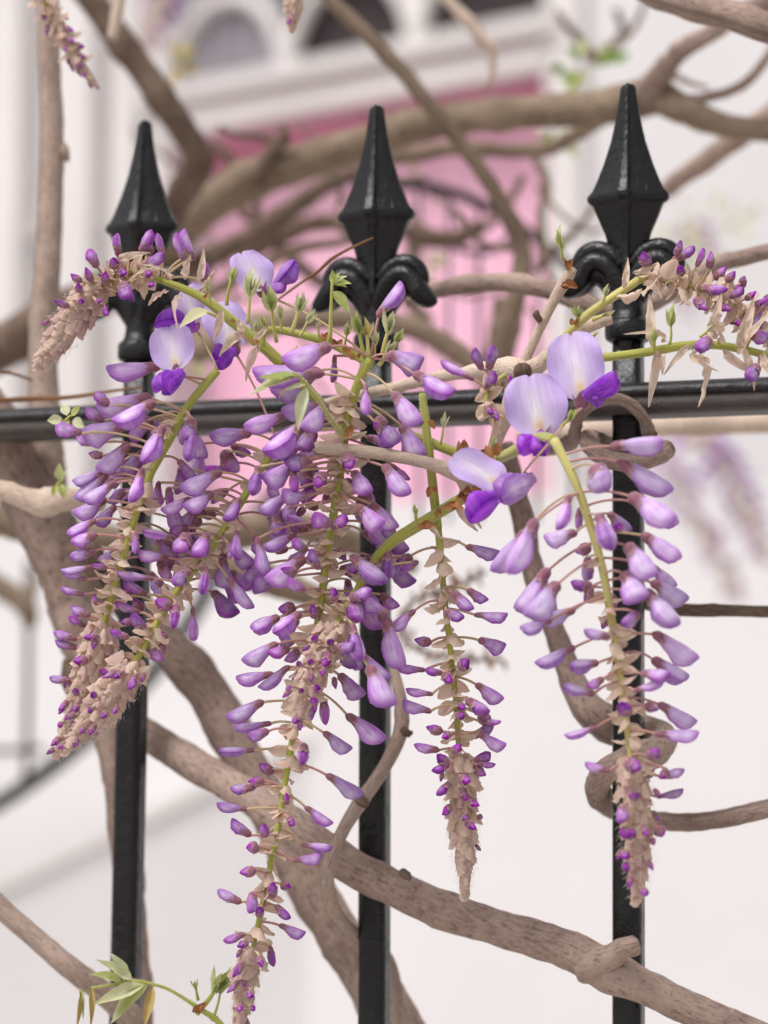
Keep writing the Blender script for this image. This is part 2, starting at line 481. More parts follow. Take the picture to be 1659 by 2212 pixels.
# iron gate with curved top in front of the door
gt = empty('iron_gate', P(1000, 1080, 1.9))
label(gt, 'small black iron gate with a sweeping curved top rail before the pink door', 'gate')
def arc(x): return 398 + (x - 860) ** 2 / 760.0
tube('top_rail', [(x, arc(x), 24, 1.9) for x in (820, 870, 930, 990, 1050, 1100, 1160, 1230, 1290)], IRON, gt, step=0.02)
tube('scroll', [(1060, 405, 14, 1.9), (1100, 440, 14, 1.9), (1110, 500, 14, 1.9), (1070, 540, 14, 1.9), (1010, 545, 14, 1.9), (960, 520, 14, 1.9)], IRON, gt, step=0.02)
tube('scroll', [(880, 450, 15, 1.9), (905, 520, 15, 1.9), (890, 580, 15, 1.9), (840, 600, 15, 1.9)], IRON, gt, step=0.02)
for x in (905, 970, 1035, 1160, 1235):
    tube('upright', [(x, arc(x) + 4, 10, 1.9), (x, 800, 10, 1.9), (x, 1130, 10, 1.9)], IRON, gt, step=0.05, ring=6)

# ------------------------------------------------------------------ iron fence
KM = 1.10 / FPX                                 # metres for one frame unit at the fence
fence = empty('iron_fence', Vector((0, 0, 0)))
label(fence, 'black cast iron railing with spear finials the wisteria grows through', 'fence')
def loft_profile(prof, n, sec):
    V, F = [], []
    for z, w, d in prof: V += [Vector((x * w, y * d, z)) for x, y in sec]
    m = len(sec)
    for i in range(len(prof) - 1):
        for k in range(m):
            F.append((i * m + k, (i + 1) * m + k, (i + 1) * m + (k + 1) % m, i * m + (k + 1) % m))
    F.append(tuple(range(m)))
    F.append(tuple(reversed(range((len(prof) - 1) * m, len(prof) * m))))
    return V, F
SPEAR = [(0, 8), (3, 13), (9, 16.5), (30, 19), (74, 26), (124, 37), (174, 53), (212, 68), (229, 76), (231, 78), (241, 87), (250, 87), (256, 82), (260, 75), (292, 62), (322, 49), (346, 43), (372, 43), (400, 48), (440, 40), (470, 30)]
sec = []
for sx, sy in ((1, 1), (-1, 1), (-1, -1), (1, -1)):
    q = [(1.0, 0.10), (0.97, 0.14), (0.55, 0.36), (0.19, 0.55), (0.15, 0.74), (0.10, 0.78)]
    q = [(x * sx, y * sy) for x, y in q]
    sec += q if sx * sy > 0 else q[::-1]
def rib_profile(prof):
    return [(-z * KM, w * KM, (max(w, 15) * 0.86 + 4) * KM) for z, w in prof]
me_spear = mesh('spearhead', *loft_profile(rib_profile(SPEAR), 0, sec), [IRON])
me_spear.set_sharp_from_angle(angle=rad(28))
circ = [(math.cos(2 * math.pi * k / 20), math.sin(2 * math.pi * k / 20)) for k in range(20)]
me_collar = mesh('collar', *loft_profile([(-z * KM, w * KM, w * KM) for z, w in ((400, 28), (430, 31), (460, 32), (484, 34), (500, 37), (506, 41), (511, 47), (515, 49.5), (541, 50), (548, 47), (553, 40), (555, 34), (575, 33))], 0, circ), [IRON])
me_collar.set_sharp_from_angle(angle=rad(32))
def scroll_mesh(sg):
    def pth(pts):
        return spline([(Vector((sg * x * KM, y * KM, -z * KM)), w * KM) for x, z, w, y in pts], 0.0015)
    a = tube_geo(pth([(6, 470, 18, -10), (16, 430, 20, -20), (40, 394, 20, -26), (68, 382, 20, -26), (90, 398, 21, -24), (102, 420, 25, -20), (122, 438, 21, -16), (136, 444, 14, -15), (143, 446, 4, -15)]), 12)
    b_ = tube_geo(pth([(10, 392, 14, -16), (34, 366, 17, -14), (62, 354, 19, -10), (90, 362, 19, -8), (106, 386, 17, -6), (108, 408, 12, -6)]), 10)
    c = tube_geo(pth([(8, 476, 22, 4), (24, 440, 28, 4), (50, 408, 28, 4), (80, 404, 27, 4), (104, 426, 24, 6), (126, 442, 15, 6)]), 10)
    V, F = merge(a[:2], b_[:2], c[:2])
    return mesh('scroll', V, F, [IRON])
me_scroll = [scroll_mesh(-1), scroll_mesh(1)]
BARS = [((313, 262), (270, 2212)), ((814, 228), (808, 2212)), ((1357, 182), (1358, 2212))]
bar_axes = []
for (tx, ty), (bx, by) in BARS:
    a, b_ = P(tx, ty, FD(tx, ty)), P(bx, by, FD(bx, by))
    ax = (a - b_).normalized()
    foot = a - ax * ((a.z) / ax.z)
    bar_axes.append((a, ax))
    r = 33.5 * KM
    path = [(foot.lerp(a - ax * 545 * KM, t), r) for t in [i / 40 for i in range(41)]]
    V, F, U = tube_geo(path, 24)
    # slightly squared round bar
    V2 = []
    for v in V:
        c = a - ax * ((a - v).dot(ax))
        q = v - c
        an = math.atan2(q.y, q.x)
        V2.append(c + q * (1 - 0.11 * math.cos(4 * an)))
    bo = local_mesh('bar', V2, F, [IRON], fence, Matrix.Translation(foot), uvs=U)
    xa = Vector((1, 0, 0))
    xa = (xa - ax * xa.dot(ax)).normalized()
    M = Matrix((xa, ax.cross(xa), ax)).transposed().to_4x4()
    M.translation = a
    obj('spearhead', me_spear, bo, M)
    obj('collar', me_collar, bo, M)
    for s_ in me_scroll: obj('scroll', s_, bo, M)
# rail: rounded cap over a flat bar
zt = 0.5 * (P(300, 875, FD(300, 875)).z + P(1500, 822, FD(1500, 822)).z)
zb = 0.5 * (P(60, 948, FD(60, 948)).z + P(1600, 890, FD(1600, 890)).z)
hh = zt - zb
def rail_mesh(name, outline, mat, x0=-1.6, x1=1.6, n=60):
    V, F = [], []
    m = len(outline)
    for i in range(n + 1):
        x = x0 + (x1 - x0) * i / n
        V += [(x, y, z) for y, z in outline]
    for i in range(n):
        for k in range(m):
            F.append((i * m + k, i * m + (k + 1) % m, (i + 1) * m + (k + 1) % m, (i + 1) * m + k))
    return mesh(name, V, F, [mat])
cap = [(-0.019 * math.cos(a), zb + hh * 0.52 + hh * 0.48 * max(0, math.sin(a)) ** 0.7) for a in [math.pi * k / 12 for k in range(13)]]
cap = [(-0.018, zb + hh * 0.47)] + cap + [(0.018, zb + hh * 0.47)]
ro = obj('rail', rail_mesh('rail', cap, IRONR), fence)
fl = [(-0.0178, zb), (-0.0178, zb + hh * 0.468), (0.0145, zb + hh * 0.468), (0.0145, zb)]
obj('flat_bar', rail_mesh('flat_bar', fl, IRONW), ro)

# ------------------------------------------------------------------ woody vine stems
def stem(lbl, pts, mat=None, bump=0.10, wob=0.12, ring=18, name='vine_stem', cat='vine', bscale=70):
    path = spline([(P(x, y, d), w * 0.5 * PXM(d)) for x, y, w, d in pts], 0.0035)
    nxt, acc, out = random.uniform(0.01, 0.05), 0.0, []
    knots = []
    for i in range(1, len(path)):
        acc += (path[i][0] - path[i - 1][0]).length
        if acc > nxt:
            knots.append((acc, random.uniform(.05, .17), random.uniform(.7, 1.3)))
            nxt = acc + random.uniform(0.03, 0.09)
    acc = 0.0
    for i, (p, r_) in enumerate(path):
        if i: acc += (p - path[i - 1][0]).length
        k = 1 + sum(a * math.exp(-((acc - c) / (r_ * q)) ** 2) for c, a, q in knots)
        out.append((p, r_ * k * 0.94))
    v, f, u = tube_geo(out, ring, bump * 1.25, bscale * 1.5, random.random() * 50, True, wob)
    o = local_mesh(name, v, f, [mat or BARK], None, Matrix.Translation(out[0][0]), uvs=u)
    label(o, lbl, cat)
    return o
def stub(parent, pts, mat=None, name='stub'):
    return tube(name, pts, mat or BARK, parent, ring=10, step=0.002, bump=0.2, bscale=150, M=WM[parent.name])

s1 = stem('pale straight upright vine stem rising past the spear beside the arched flower cluster',
     [(104, -60, 46, 1.22), (106, 100, 50, 1.22), (112, 300, 54, 1.22), (104, 560, 60, 1.21), (92, 780, 66, 1.21), (100, 960, 74, 1.2), (120, 1130, 80, 1.2), (150, 1240, 70, 1.2)], BARKP, 0.05, 0.05)
stub(s1, [(132, 318, 26, 1.22), (142, 332, 20, 1.215), (146, 350, 8, 1.215)])
s2 = stem('thick gnarled vine trunk running down behind the railing bar',
     [(-90, 780, 84, 1.19), (0, 930, 96, 1.19), (60, 1070, 108, 1.19), (125, 1180, 140, 1.19), (175, 1320, 130, 1.19), (215, 1480, 104, 1.18), (248, 1640, 76, 1.17), (272, 1850, 66, 1.17), (292, 2060, 64, 1.17), (306, 2320, 62, 1.17)], BARK, 0.12, 0.15)
stub(s2, [(150, 1430, 30, 1.165), (146, 1470, 30, 1.16), (150, 1500, 14, 1.16)], BARKD)
stub(s2, [(170, 1180, 60, 1.15), (200, 1210, 60, 1.14), (210, 1240, 40, 1.14)], BARKD)
s3 = stem('short tan vine twig with swollen joint lying across the thick trunk',
     [(-60, 1040, 44, 1.12), (20, 1062, 46, 1.12), (80, 1086, 56, 1.12), (105, 1085, 62, 1.12), (150, 1078, 50, 1.12), (220, 1085, 46, 1.13)], TWIG, 0.14, 0.12)
stem('dark horizontal vine stem crossing behind the thick trunk and the hanging clusters',
     [(-60, 1105, 78, 1.4), (60, 1140, 66, 1.4), (220, 1160, 60, 1.4), (400, 1175, 66, 1.4), (520, 1150, 78, 1.4), (640, 1140, 70, 1.42), (790, 1180, 60, 1.45), (900, 1230, 30, 1.45)], BARKO)
stem('olive brown vine stem slanting under the horizontal one behind the clusters',
     [(300, 1160, 50, 1.32), (420, 1205, 58, 1.32), (540, 1240, 70, 1.32), (640, 1275, 62, 1.32), (760, 1300, 40, 1.32)], BARKO)
s5 = stem('stout vine stem slanting down to the foot of the middle railing bar',
     [(230, 1230, 80, 1.2), (330, 1360, 90, 1.19), (430, 1470, 96, 1.18), (510, 1610, 96, 1.17), (590, 1760, 100, 1.16), (655, 1880, 108, 1.155), (745, 2040, 104, 1.15), (850, 2200, 112, 1.15), (940, 2340, 112, 1.15)], BARK, 0.08, 0.1)
s6 = stem('long smooth vine stem crossing in front of two railing bars with a cut stub',
     [(200, 1530, 64, 1.175), (310, 1583, 70, 1.165), (420, 1652, 74, 1.14), (560, 1735, 80, 1.10), (700, 1835, 86, 1.072), (800, 1893, 86, 1.068), (950, 1962, 84, 1.06), (1100, 2012, 82, 1.05), (1230, 2052, 90, 1.04), (1300, 2090, 92, 1.036), (1390, 2132, 82, 1.033), (1560, 2210, 80, 1.03), (1760, 2290, 80, 1.03)], BARK, 0.07, 0.08)
stub(s6, [(1255, 2085, 80, 1.036), (1290, 2078, 78, 1.032), (1318, 2066, 58, 1.027), (1345, 2050, 46, 1.022), (1366, 2042, 50, 1.018), (1374, 2039, 46, 1.017), (1377, 2038, 30, 1.017)])
stub(s6, [(870, 1885, 20, 1.05), (880, 1893, 18, 1.045), (886, 1900, 8, 1.045)], BARKD)
s7 = stem('slim bending vine twig crossing the middle railing bar',
     [(848, 1400, 20, 1.09), (852, 1450, 24, 1.085), (866, 1520, 30, 1.075), (866, 1580, 34, 1.07), (832, 1655, 32, 1.063), (780, 1730, 34, 1.06), (738, 1800, 30, 1.052), (712, 1862, 32, 1.046), (708, 1920, 34, 1.05), (728, 1975, 30, 1.075), (772, 2020, 26, 1.09), (830, 2060, 26, 1.118), (856, 2140, 28, 1.118), (862, 2320, 30, 1.118)], BARKP, 0.08, 0.1)
stub(s7, [(868, 1578, 20, 1.068), (884, 1585, 17, 1.066), (888, 1578, 8, 1.066)], BARKD)
stub(s7, [(778, 1728, 26, 1.055), (790, 1736, 20, 1.048), (795, 1738, 8, 1.048)], BARKD)
s8 = stem('dark vine stem descending and coiling around a railing bar before heading away',
     [(1090, 960, 40, 1.12), (1112, 1050, 46, 1.115), (1128, 1130, 52, 1.11), (1156, 1250, 48, 1.105), (1198, 1370, 52, 1.1), (1238, 1480, 62, 1.095), (1285, 1545, 84, 1.09), (1345, 1572, 84, 1.095), (1420, 1585, 70, 1.075), (1418, 1620, 66, 1.05), (1360, 1640, 62, 1.036), (1302, 1675, 60, 1.045), (1292, 1715, 60, 1.068), (1330, 1748, 54, 1.09), (1400, 1770, 44, 1.088), (1470, 1775, 42, 1.08), (1560, 1768, 42, 1.07), (1760, 1720, 46, 1.06)], BARK, 0.12, 0.15)
stem('thin dark vine twig running level away from the railing behind the pale lilac cluster',
     [(1330, 1290, 26, 1.09), (1400, 1305, 28, 1.09), (1480, 1318, 31, 1.09), (1580, 1318, 28, 1.09), (1760, 1324, 28, 1.09)], BARKD, 0.1, 0.2)
s10 = stem('brown tendril coiled in a ring round the railing bar just below the rail',
     [(1180, 965, 40, 1.12), (1235, 955, 34, 1.09), (1248, 905, 27, 1.05), (1290, 868, 26, 1.03), (1340, 862, 27, 1.028), (1385, 895, 28, 1.04), (1402, 945, 30, 1.065), (1370, 985, 34, 1.09), (1310, 960, 40, 1.09), (1275, 950, 42, 1.06), (1300, 985, 44, 1.035), (1360, 1000, 46, 1.03), (1415, 985, 48, 1.04), (1440, 970, 50, 1.045), (1446, 966, 40, 1.045)], BARK, 0.16, 0.15, bscale=110)
stub(s10, [(1398, 960, 22, 1.04), (1406, 944, 24, 1.036), (1410, 932, 20, 1.036)], BARKD)
stem('pale tan vine stem lying level just below and behind the rail',
     [(1120, 940, 40, 1.3), (1240, 930, 48, 1.29), (1450, 917, 54, 1.27), (1600, 913, 52, 1.26), (1780, 905, 50, 1.25)], TWIG, 0.05, 0.05)
stem('smooth brown vine stem spanning level between the middle spear and the twisted spear scroll',
     [(880, 650, 34, 1.17), (940, 626, 40, 1.16), (1020, 614, 42, 1.15), (1100, 610, 44, 1.14), (1190, 626, 46, 1.125), (1262, 655, 46, 1.11), (1330, 680, 44, 1.11), (1420, 650, 38, 1.12), (1540, 576, 36, 1.12), (1610, 555, 38, 1.12), (1720, 530, 36, 1.12)], BARK, 0.06, 0.08)
s13 = stem('big blurred vine limb arching level behind the spear tips',
     [(330, 560, 86, 1.65), (400, 490, 84, 1.63), (500, 408, 88, 1.6), (620, 362, 84, 1.57), (740, 322, 80, 1.55), (860, 285, 76, 1.52), (980, 258, 76, 1.5), (1110, 244, 74, 1.47), (1240, 238, 76, 1.45), (1340, 222, 84, 1.43), (1410, 205, 86, 1.42), (1480, 240, 66, 1.4), (1570, 272, 56, 1.4), (1720, 285, 54, 1.4)], BARKO, 0.08, 0.1)
stub(s13, [(1400, 205, 70, 1.42), (1425, 165, 54, 1.4), (1470, 110, 44, 1.39), (1530, 75, 42, 1.38), (1600, 30, 44, 1.37), (1700, -10, 44, 1.37)], BARK, 'side_limb')
stub(s13, [(1440, 215, 30, 1.41), (1510, 214, 24, 1.4), (1590, 192, 22, 1.39), (1630, 160, 22, 1.39), (1680, 90, 22, 1.39)], BARK, 'side_limb')
stub(s13, [(560, 390, 50, 1.57), (580, 340, 34, 1.56), (612, 300, 30, 1.55), (606, 270, 20, 1.55)], BARKD, 'side_limb')
s14 = stem('dark slanting vine limb coming down from above behind the shortest spear',
     [(150, -80, 62, 1.5), (220, 30, 66, 1.5), (300, 140, 64, 1.5), (360, 230, 66, 1.5), (415, 310, 66, 1.51), (428, 350, 72, 1.52), (385, 430, 66, 1.55), (340, 520, 60, 1.58)], BARKD, 0.08, 0.1)
stem('straight pale twig hanging in front of the dark slanting limb', [(262, -40, 30, 1.3), (252, 40, 28, 1.3), (240, 86, 22, 1.3)], TWIG)
stem('narrow vine stem slanting down from above across the pink door',
     [(660, -80, 34, 1.42), (720, 5, 34, 1.42), (790, 75, 36, 1.42), (870, 155, 37, 1.42), (950, 255, 37, 1.42), (1030, 355, 37, 1.43), (1090, 450, 38, 1.44), (1128, 530, 42, 1.45), (1120, 620, 46, 1.45), (1095, 720, 54, 1.46), (1070, 860, 56, 1.48)], BARKO, 0.08, 0.1)
s16 = stem('stout rough vine branch passing high above the tallest spear',
     [(1330, -90, 66, 1.16), (1400, -22, 66, 1.15), (1490, 12, 66, 1.14), (1580, 34, 68, 1.13), (1660, 60, 70, 1.12), (1780, 96, 72, 1.12)], BARK, 0.08, 0.1)
stem('brown vine stem slanting upward beside the tallest spear',
     [(1380, 470, 30, 1.5), (1450, 400, 38, 1.48), (1520, 352, 50, 1.46), (1600, 292, 52, 1.45), (1740, 200, 52, 1.45)], BARK)
stem('slender olive vine stem running under the big limb before the pink door',
     [(780, 350, 30, 1.6), (880, 336, 34, 1.6), (1000, 320, 34, 1.6), (1110, 326, 34, 1.6), (1190, 318, 36, 1.58), (1260, 280, 34, 1.55), (1320, 250, 30, 1.52)], BARKO)
stem('dark heavy vine limb sloping down past the shortest spear to the upright stem',
     [(840, 340, 34, 1.72), (700, 405, 40, 1.7), (590, 480, 46, 1.68), (470, 550, 50, 1.66), (330, 615, 66, 1.64), (180, 650, 90, 1.62), (60, 720, 104, 1.6), (-80, 790, 110, 1.6)], BARKD)
stem('murky vine stem passing behind the scrolls of the middle spear',
     [(420, 760, 60, 1.5), (540, 710, 62, 1.48), (650, 690, 56, 1.46), (760, 690, 52, 1.46), (860, 700, 50, 1.46), (950, 735, 50, 1.46), (1040, 800, 40, 1.46)], BARKO)
stem('dim tangled vine twig among the limbs behind the middle spear',
     [(520, 560, 40, 1.75), (600, 510, 46, 1.75), (700, 480, 40, 1.75), (880, 500, 30, 1.75), (980, 510, 26, 1.75), (1040, 480, 22, 1.75)], BARKD)
stem('faint upright twig standing between the tangled limbs and the pink door',
     [(905, 480, 34, 1.8), (890, 560, 40, 1.8), (880, 640, 36, 1.8), (930, 700, 30, 1.8)], BARKO)
stem('smooth bare vine stem sloping down to the drooping leaves',
     [(-60, 1905, 42, 1.10), (0, 1960, 46, 1.10), (80, 2030, 48, 1.10), (160, 2098, 52, 1.10), (230, 2150, 54, 1.11), (300, 2220, 54, 1.12)], BARKP, 0.05, 0.06)
s22 = stem('stubby dim vine end poking in above the thin iron rod',
     [(-60, 1225, 44, 1.9), (0, 1268, 46, 1.9), (45, 1300, 52, 1.9), (62, 1330, 44, 1.9), (64, 1358, 20, 1.9)], BARKO)
stub(s22, [(55, 1310, 28, 1.9), (70, 1270, 24, 1.9), (74, 1225, 12, 1.9)], BARKO)
s27 = stem('hooked tan twig hanging in front of the white lintel',
     [(920, -50, 28, 1.45), (965, 0, 28, 1.45), (1015, 52, 30, 1.45), (1055, 98, 30, 1.45), (1064, 118, 24, 1.45), (1060, 160, 14, 1.45), (1046, 192, 12, 1.45)], TWIG)
stem('fine bare twig beside the bright green leaf tuft', [(1330, 20, 16, 1.9), (1345, 70, 20, 1.9), (1310, 110, 18, 1.9), (1286, 130, 20, 1.9), (1240, 80, 12, 1.9), (1200, 30, 9, 1.9)], BARKD)
stem('thin dry stalk lying along the top of the rail', [(-40, 866, 12, 1.13), (60, 862, 12, 1.13), (150, 858, 10, 1.12), (260, 842, 7, 1.11), (310, 836, 5, 1.11)], DRY, ring=8)
stem('fine dry stalk poking out above the rail beside the upright stem', [(-40, 808, 7, 1.15), (20, 806, 7, 1.15), (70, 822, 5, 1.15)], DRY, ring=6)
stem('hair thin dry twig crossing the middle spear below its widest edge', [(600, 648, 5, 1.07), (640, 618, 6, 1.065), (690, 584, 7, 1.06), (715, 560, 7, 1.055), (760, 535, 7, 1.05), (806, 514, 5, 1.045)], DRY, ring=6, bump=0.2)
TANGLE = [
 ('thin crooked twig above the big limb behind the shortest spear', [(455, 310, 20, 1.7), (500, 350, 24, 1.7), (545, 420, 22, 1.7), (560, 480, 18, 1.7)], BARKD),
 ('knotty twig rising from the big limb before the lintel', [(640, 400, 40, 1.62), (610, 330, 34, 1.62), (570, 300, 20, 1.62), (510, 290, 14, 1.62), (470, 270, 10, 1.62)], BARKD),
 ('curling dark twig behind the middle spear over the pink door', [(880, 520, 26, 1.75), (960, 528, 24, 1.75), (1030, 505, 22, 1.75), (1090, 450, 20, 1.75), (1130, 380, 18, 1.75)], BARKD),
 ('drooping twig near the door edge below the slender olive stem', [(1150, 320, 22, 1.7), (1182, 400, 22, 1.7), (1168, 470, 20, 1.7), (1180, 560, 18, 1.7), (1205, 640, 18, 1.7)], BARKO),
 ('short grey twig hanging between door edge and tallest spear', [(1290, 440, 12, 1.6), (1240, 500, 16, 1.6), (1195, 540, 20, 1.6), (1150, 590, 20, 1.6)], BARKD),
 ('dark limb leaning from the heavy limb down behind the middle spear', [(500, 430, 26, 1.8), (590, 520, 32, 1.8), (680, 600, 32, 1.8), (760, 650, 30, 1.8), (860, 760, 26, 1.8)], BARKD),
 ('mid brown limb crossing low behind the open flowers', [(300, 690, 34, 1.6), (400, 660, 30, 1.6), (520, 600, 28, 1.6), (640, 540, 26, 1.6), (760, 520, 20, 1.6)], BARKO),
 ('fine forked twig against the white wall beside the green tuft', [(1200, 20, 9, 1.8), (1260, 90, 14, 1.8), (1300, 120, 16, 1.8), (1370, 60, 14, 1.8), (1400, -20, 12, 1.8)], BARKD),
 ('thin arching twig at the fork of the big limb', [(1470, 110, 20, 1.5), (1430, 140, 24, 1.5), (1480, 175, 14, 1.5), (1530, 190, 10, 1.5)], BARK),
 ('pale blurred stem sloping behind the knobbly spur', [(880, 690, 40, 1.65), (950, 740, 44, 1.65), (1020, 790, 42, 1.65), (1100, 900, 36, 1.65)], BARKP),
 ('dark upright stem behind the twig joint and round open flowers', [(1090, 640, 46, 1.7), (1075, 760, 50, 1.7), (1040, 900, 44, 1.7)], BARKD),
]
rt_ = random.Random(5)
for i in range(16):
    x, y, d = rt_.uniform(360, 1200), rt_.uniform(270, 720), rt_.uniform(1.45, 2.0)
    a, w = rt_.uniform(0, 6.28), rt_.uniform(9, 19)
    pt_ = []
    for j in range(6):
        pt_.append((x, y, w * (1 - 0.1 * j), d))
        a += rt_.uniform(-.75, .75)
        x, y, d = x + 44 * math.cos(a), y + 40 * math.sin(a), d + rt_.uniform(-.02, .02)
    o_ = stem('thin knotted grey brown twig in the blurred tangle before the pink door', pt_, rt_.choice((BARKD, BARKO, BARK)), 0.2, 0.4, 8)
    o_['group'] = 'thin twigs tangled before the door'
for lb_, pt_, mt_ in TANGLE: stem(lb_, pt_, mt_, 0.15, 0.3)
# foreground twigs
t23 = stem('bare tan twig with a cut end lying among the purple flowers',
     [(680, 966, 22, 0.985), (688, 966, 31, 0.985), (720, 970, 30, 0.985), (800, 977, 29, 0.985), (880, 991, 29, 0.986), (950, 1008, 31, 0.988), (995, 1030, 33, 0.99), (1010, 1062, 34, 0.995), (1002, 1078, 30, 1.0)], TWIG, 0.06, 0.06)
t24 = stem('knobbly woody spur resting on the rail with a round cut face',
     [(690, 872, 14, 1.06), (760, 856, 20, 1.055), (850, 838, 26, 1.05), (930, 818, 30, 1.045), (1000, 806, 32, 1.04), (1060, 800, 46, 1.035), (1100, 796, 58, 1.03), (1128, 800, 42, 1.022), (1134, 801, 30, 1.02)], TWIG, 0.16, 0.1)
stub(t24, [(1110, 830, 30, 1.03), (1098, 880, 33, 1.025), (1078, 935, 32, 1.02), (1056, 985, 26, 1.01), (1030, 1010, 26, 1.0), (1004, 1070, 28, 1.0)], TWIG, 'side_twig')
stub(t24, [(1110, 800, 30, 1.03), (1160, 792, 36, 1.02), (1200, 752, 30, 1.015), (1250, 715, 28, 1.015), (1300, 694, 30, 1.012), (1318, 688, 27, 1.012), (1321, 687, 20, 1.012)], TWIG, 'side_twig')
stub(t24, [(1127, 801, 38, 1.0195), (1131, 801, 37, 1.0165)], BARKD, 'cut_face')
tw = stub(t24, [(1132, 782, 22, 1.025), (1160, 722, 22, 1.022), (1188, 664, 23, 1.02), (1216, 614, 27, 1.018), (1232, 592, 22, 1.016), (1240, 580, 14, 1.016)], TWIG, 'side_twig')
stub(t24, [(1165, 690, 14, 1.02), (1158, 680, 16, 1.014), (1162, 672, 8, 1.014)], BARKD, 'bud')

# ------------------------------------------------------------------ flower, bract and leaf meshes
def interp(tab, t):
    for (a, x), (b_, y) in zip(tab, tab[1:]):
        if t <= b_:
            k = (t - a) / (b_ - a) if b_ > a else 0
            k = k * k * (3 - 2 * k) * 0.5 + k * 0.5
            return x + (y - x) * k
    return tab[-1][1]
PROF = {
    'large': [(0, .40), (.16, .46), (.28, .58), (.42, .82), (.56, .97), (.68, 1), (.82, .90), (.93, .64), (1.0, .16)],
    'mid': [(0, .55), (.2, .66), (.38, .82), (.52, .98), (.64, 1), (.8, .86), (.92, .56), (1, .10)],
    'small': [(0, .6), (.2, .85), (.4, .95), (.58, .88), (.78, .62), (.92, .34), (1, .06)],
}
CFRAC = {'large': 0.26, 'mid': 0.40, 'small': 0.54}
def centre(kind, t, p, rnd):
    top, k = {'large': (0.27, 1.0), 'mid': (0.36, 0.75), 'small': (0.45, 0.3)}[kind]
    return k * (0.65 + 0.35 * rnd) * (top - 0.5 * p) * min(1, t * 3) + rnd * 0.07 * t * t
def petal_mesh(kind, seed, half=False):
    rr = random.Random(seed)
    prof = PROF[kind]
    bend = rr.uniform(-0.6, 1.0)
    lat = rr.uniform(0.35, 0.45)
    twist = rr.uniform(-0.35, 0.35)
    prof = [(t_, p_ * (1 + rr.uniform(-.09, .09))) for t_, p_ in prof]
    pm = rad(168 if not half else 118) - rr.uniform(0, 0.22)
    NT, NP = 14, 19
    V, F, U, MI = [], [], [], []
    t0 = 0.06
    for i in range(NT + 1):
        t = t0 + (1 - t0) * (i / NT) ** 0.92
        p = interp(prof, t)
        yc = centre(kind, t, p, bend)
        open_ = pm - 0.10 * math.sin(math.pi * min(1, t)) * rr.uniform(0.6, 1.4)
        for k in range(NP):
            a = -open_ + 2 * open_ * k / (NP - 1)
            e = abs(k / (NP - 1) - 0.5) * 2
            lip = 1 + 0.10 * max(0, (e - 0.8) / 0.2) * min(1, t * 2.5)
            ridge = 1 + 0.05 * math.cos(2 * a)
            nz = 1 + 0.05 * noise.noise(Vector((t * 3, a * 1.3, seed)))
            flare = (1 + (0.55 * max(0, t - .3) * e if half else 0))
            crease = 1 - 0.10 * math.exp(-((abs(a) - 1.1) / 0.22) ** 2) * min(1, t * 1.5)
            yy = yc + 0.5 * p * math.cos(a) * nz * ridge * crease
            zz = lat * p * math.sin(a) * lip * nz * flare * crease
            zz += 0.16 * twist * (t - .3) * (1 if t > .3 else 0)
            V.append((t + 0.03 * noise.noise(Vector((a * 1.7, t, seed + 9))) * t, yy, zz))
            U.append((t, k / (NP - 1)))
    for i in range(NT):
        for k in range(NP - 1):
            F.append((i * NP + k, i * NP + k + 1, (i + 1) * NP + k + 1, (i + 1) * NP + k))
    o = len(V)
    NQ = 10
    sc = 0.86
    for i in range(NT + 1):
        t = 0.1 + (0.95 - 0.1) * i / NT
        p = interp(prof, t) * sc
        yc = centre(kind, t, p / sc, bend) - (0.07 if half else 0.02) * p
        for k in range(NQ):
            a = 2 * math.pi * k / NQ
            V.append((t, yc + 0.5 * p * math.cos(a), lat * 0.85 * p * math.sin(a)))
            U.append((t * 0.9 + 0.1, 0.97))
    for i in range(NT):
        for k in range(NQ):
            k2 = (k + 1) % NQ
            F.append((o + i * NQ + k, o + i * NQ + k2, o + (i + 1) * NQ + k2, o + (i + 1) * NQ + k))
    F.append(tuple(o + NT * NQ + k for k in range(NQ)))
    return mesh('petals_' + kind, V, F, [PETAL], uvs=U), bend
def calyx_mesh(kind, bend, seed):
    rr = random.Random(seed)
    prof, cf = PROF[kind], CFRAC[kind]
    NR, NS = 15, 7
    V, F, U = [], [], []
    ph = rr.uniform(0, 6)
    for i in range(NS + 1):
        s_ = i / NS
        for k in range(NR):
            a = 2 * math.pi * k / NR
            L = cf * (1.0 + 0.20 * math.cos(5 * a + ph) * s_ - 0.16 * math.cos(a) * s_)
            t = -0.03 + s_ * (L + 0.03)
            tt = max(0, t)
            pb = interp(prof, tt)
            cup = {'large': .54, 'mid': .76, 'small': 1.0}[kind] * math.sin(math.pi * 0.5 * min(1, s_ * 2.0 + 0.12)) ** 0.8 * (1.0 - 0.06 * math.sin(math.pi * s_))
            p = max(cup, pb * 1.08 * min(1, s_ * 2.0 + .1))
            yc = centre(kind, tt, interp(prof, tt), bend)
            V.append((t, yc + 0.5 * p * math.cos(a), 0.44 * p * math.sin(a)))
            U.append((s_, k / NR))
    for i in range(NS):
        for k in range(NR):
            k2 = (k + 1) % NR
            F.append((i * NR + k, i * NR + k2, (i + 1) * NR + k2, (i + 1) * NR + k))
    F.append(tuple(reversed(range(NR))))
    return mesh('calyx_' + kind, V, F, [CALYX], uvs=U)
FL = {}
for kk in ('large', 'mid', 'small'):
    FL[kk] = []
    for sd_ in range(9):
        pm_, bd_ = petal_mesh(kk, sd_ * 7 + len(kk))
        FL[kk].append((pm_, calyx_mesh(kk, bd_, sd_)))
FL['half'] = []
for sd_ in range(3):
    pm_, bd_ = petal_mesh('large', sd_ * 5 + 90, True)
    FL['half'].append((pm_, calyx_mesh('large', bd_, sd_ + 40)))

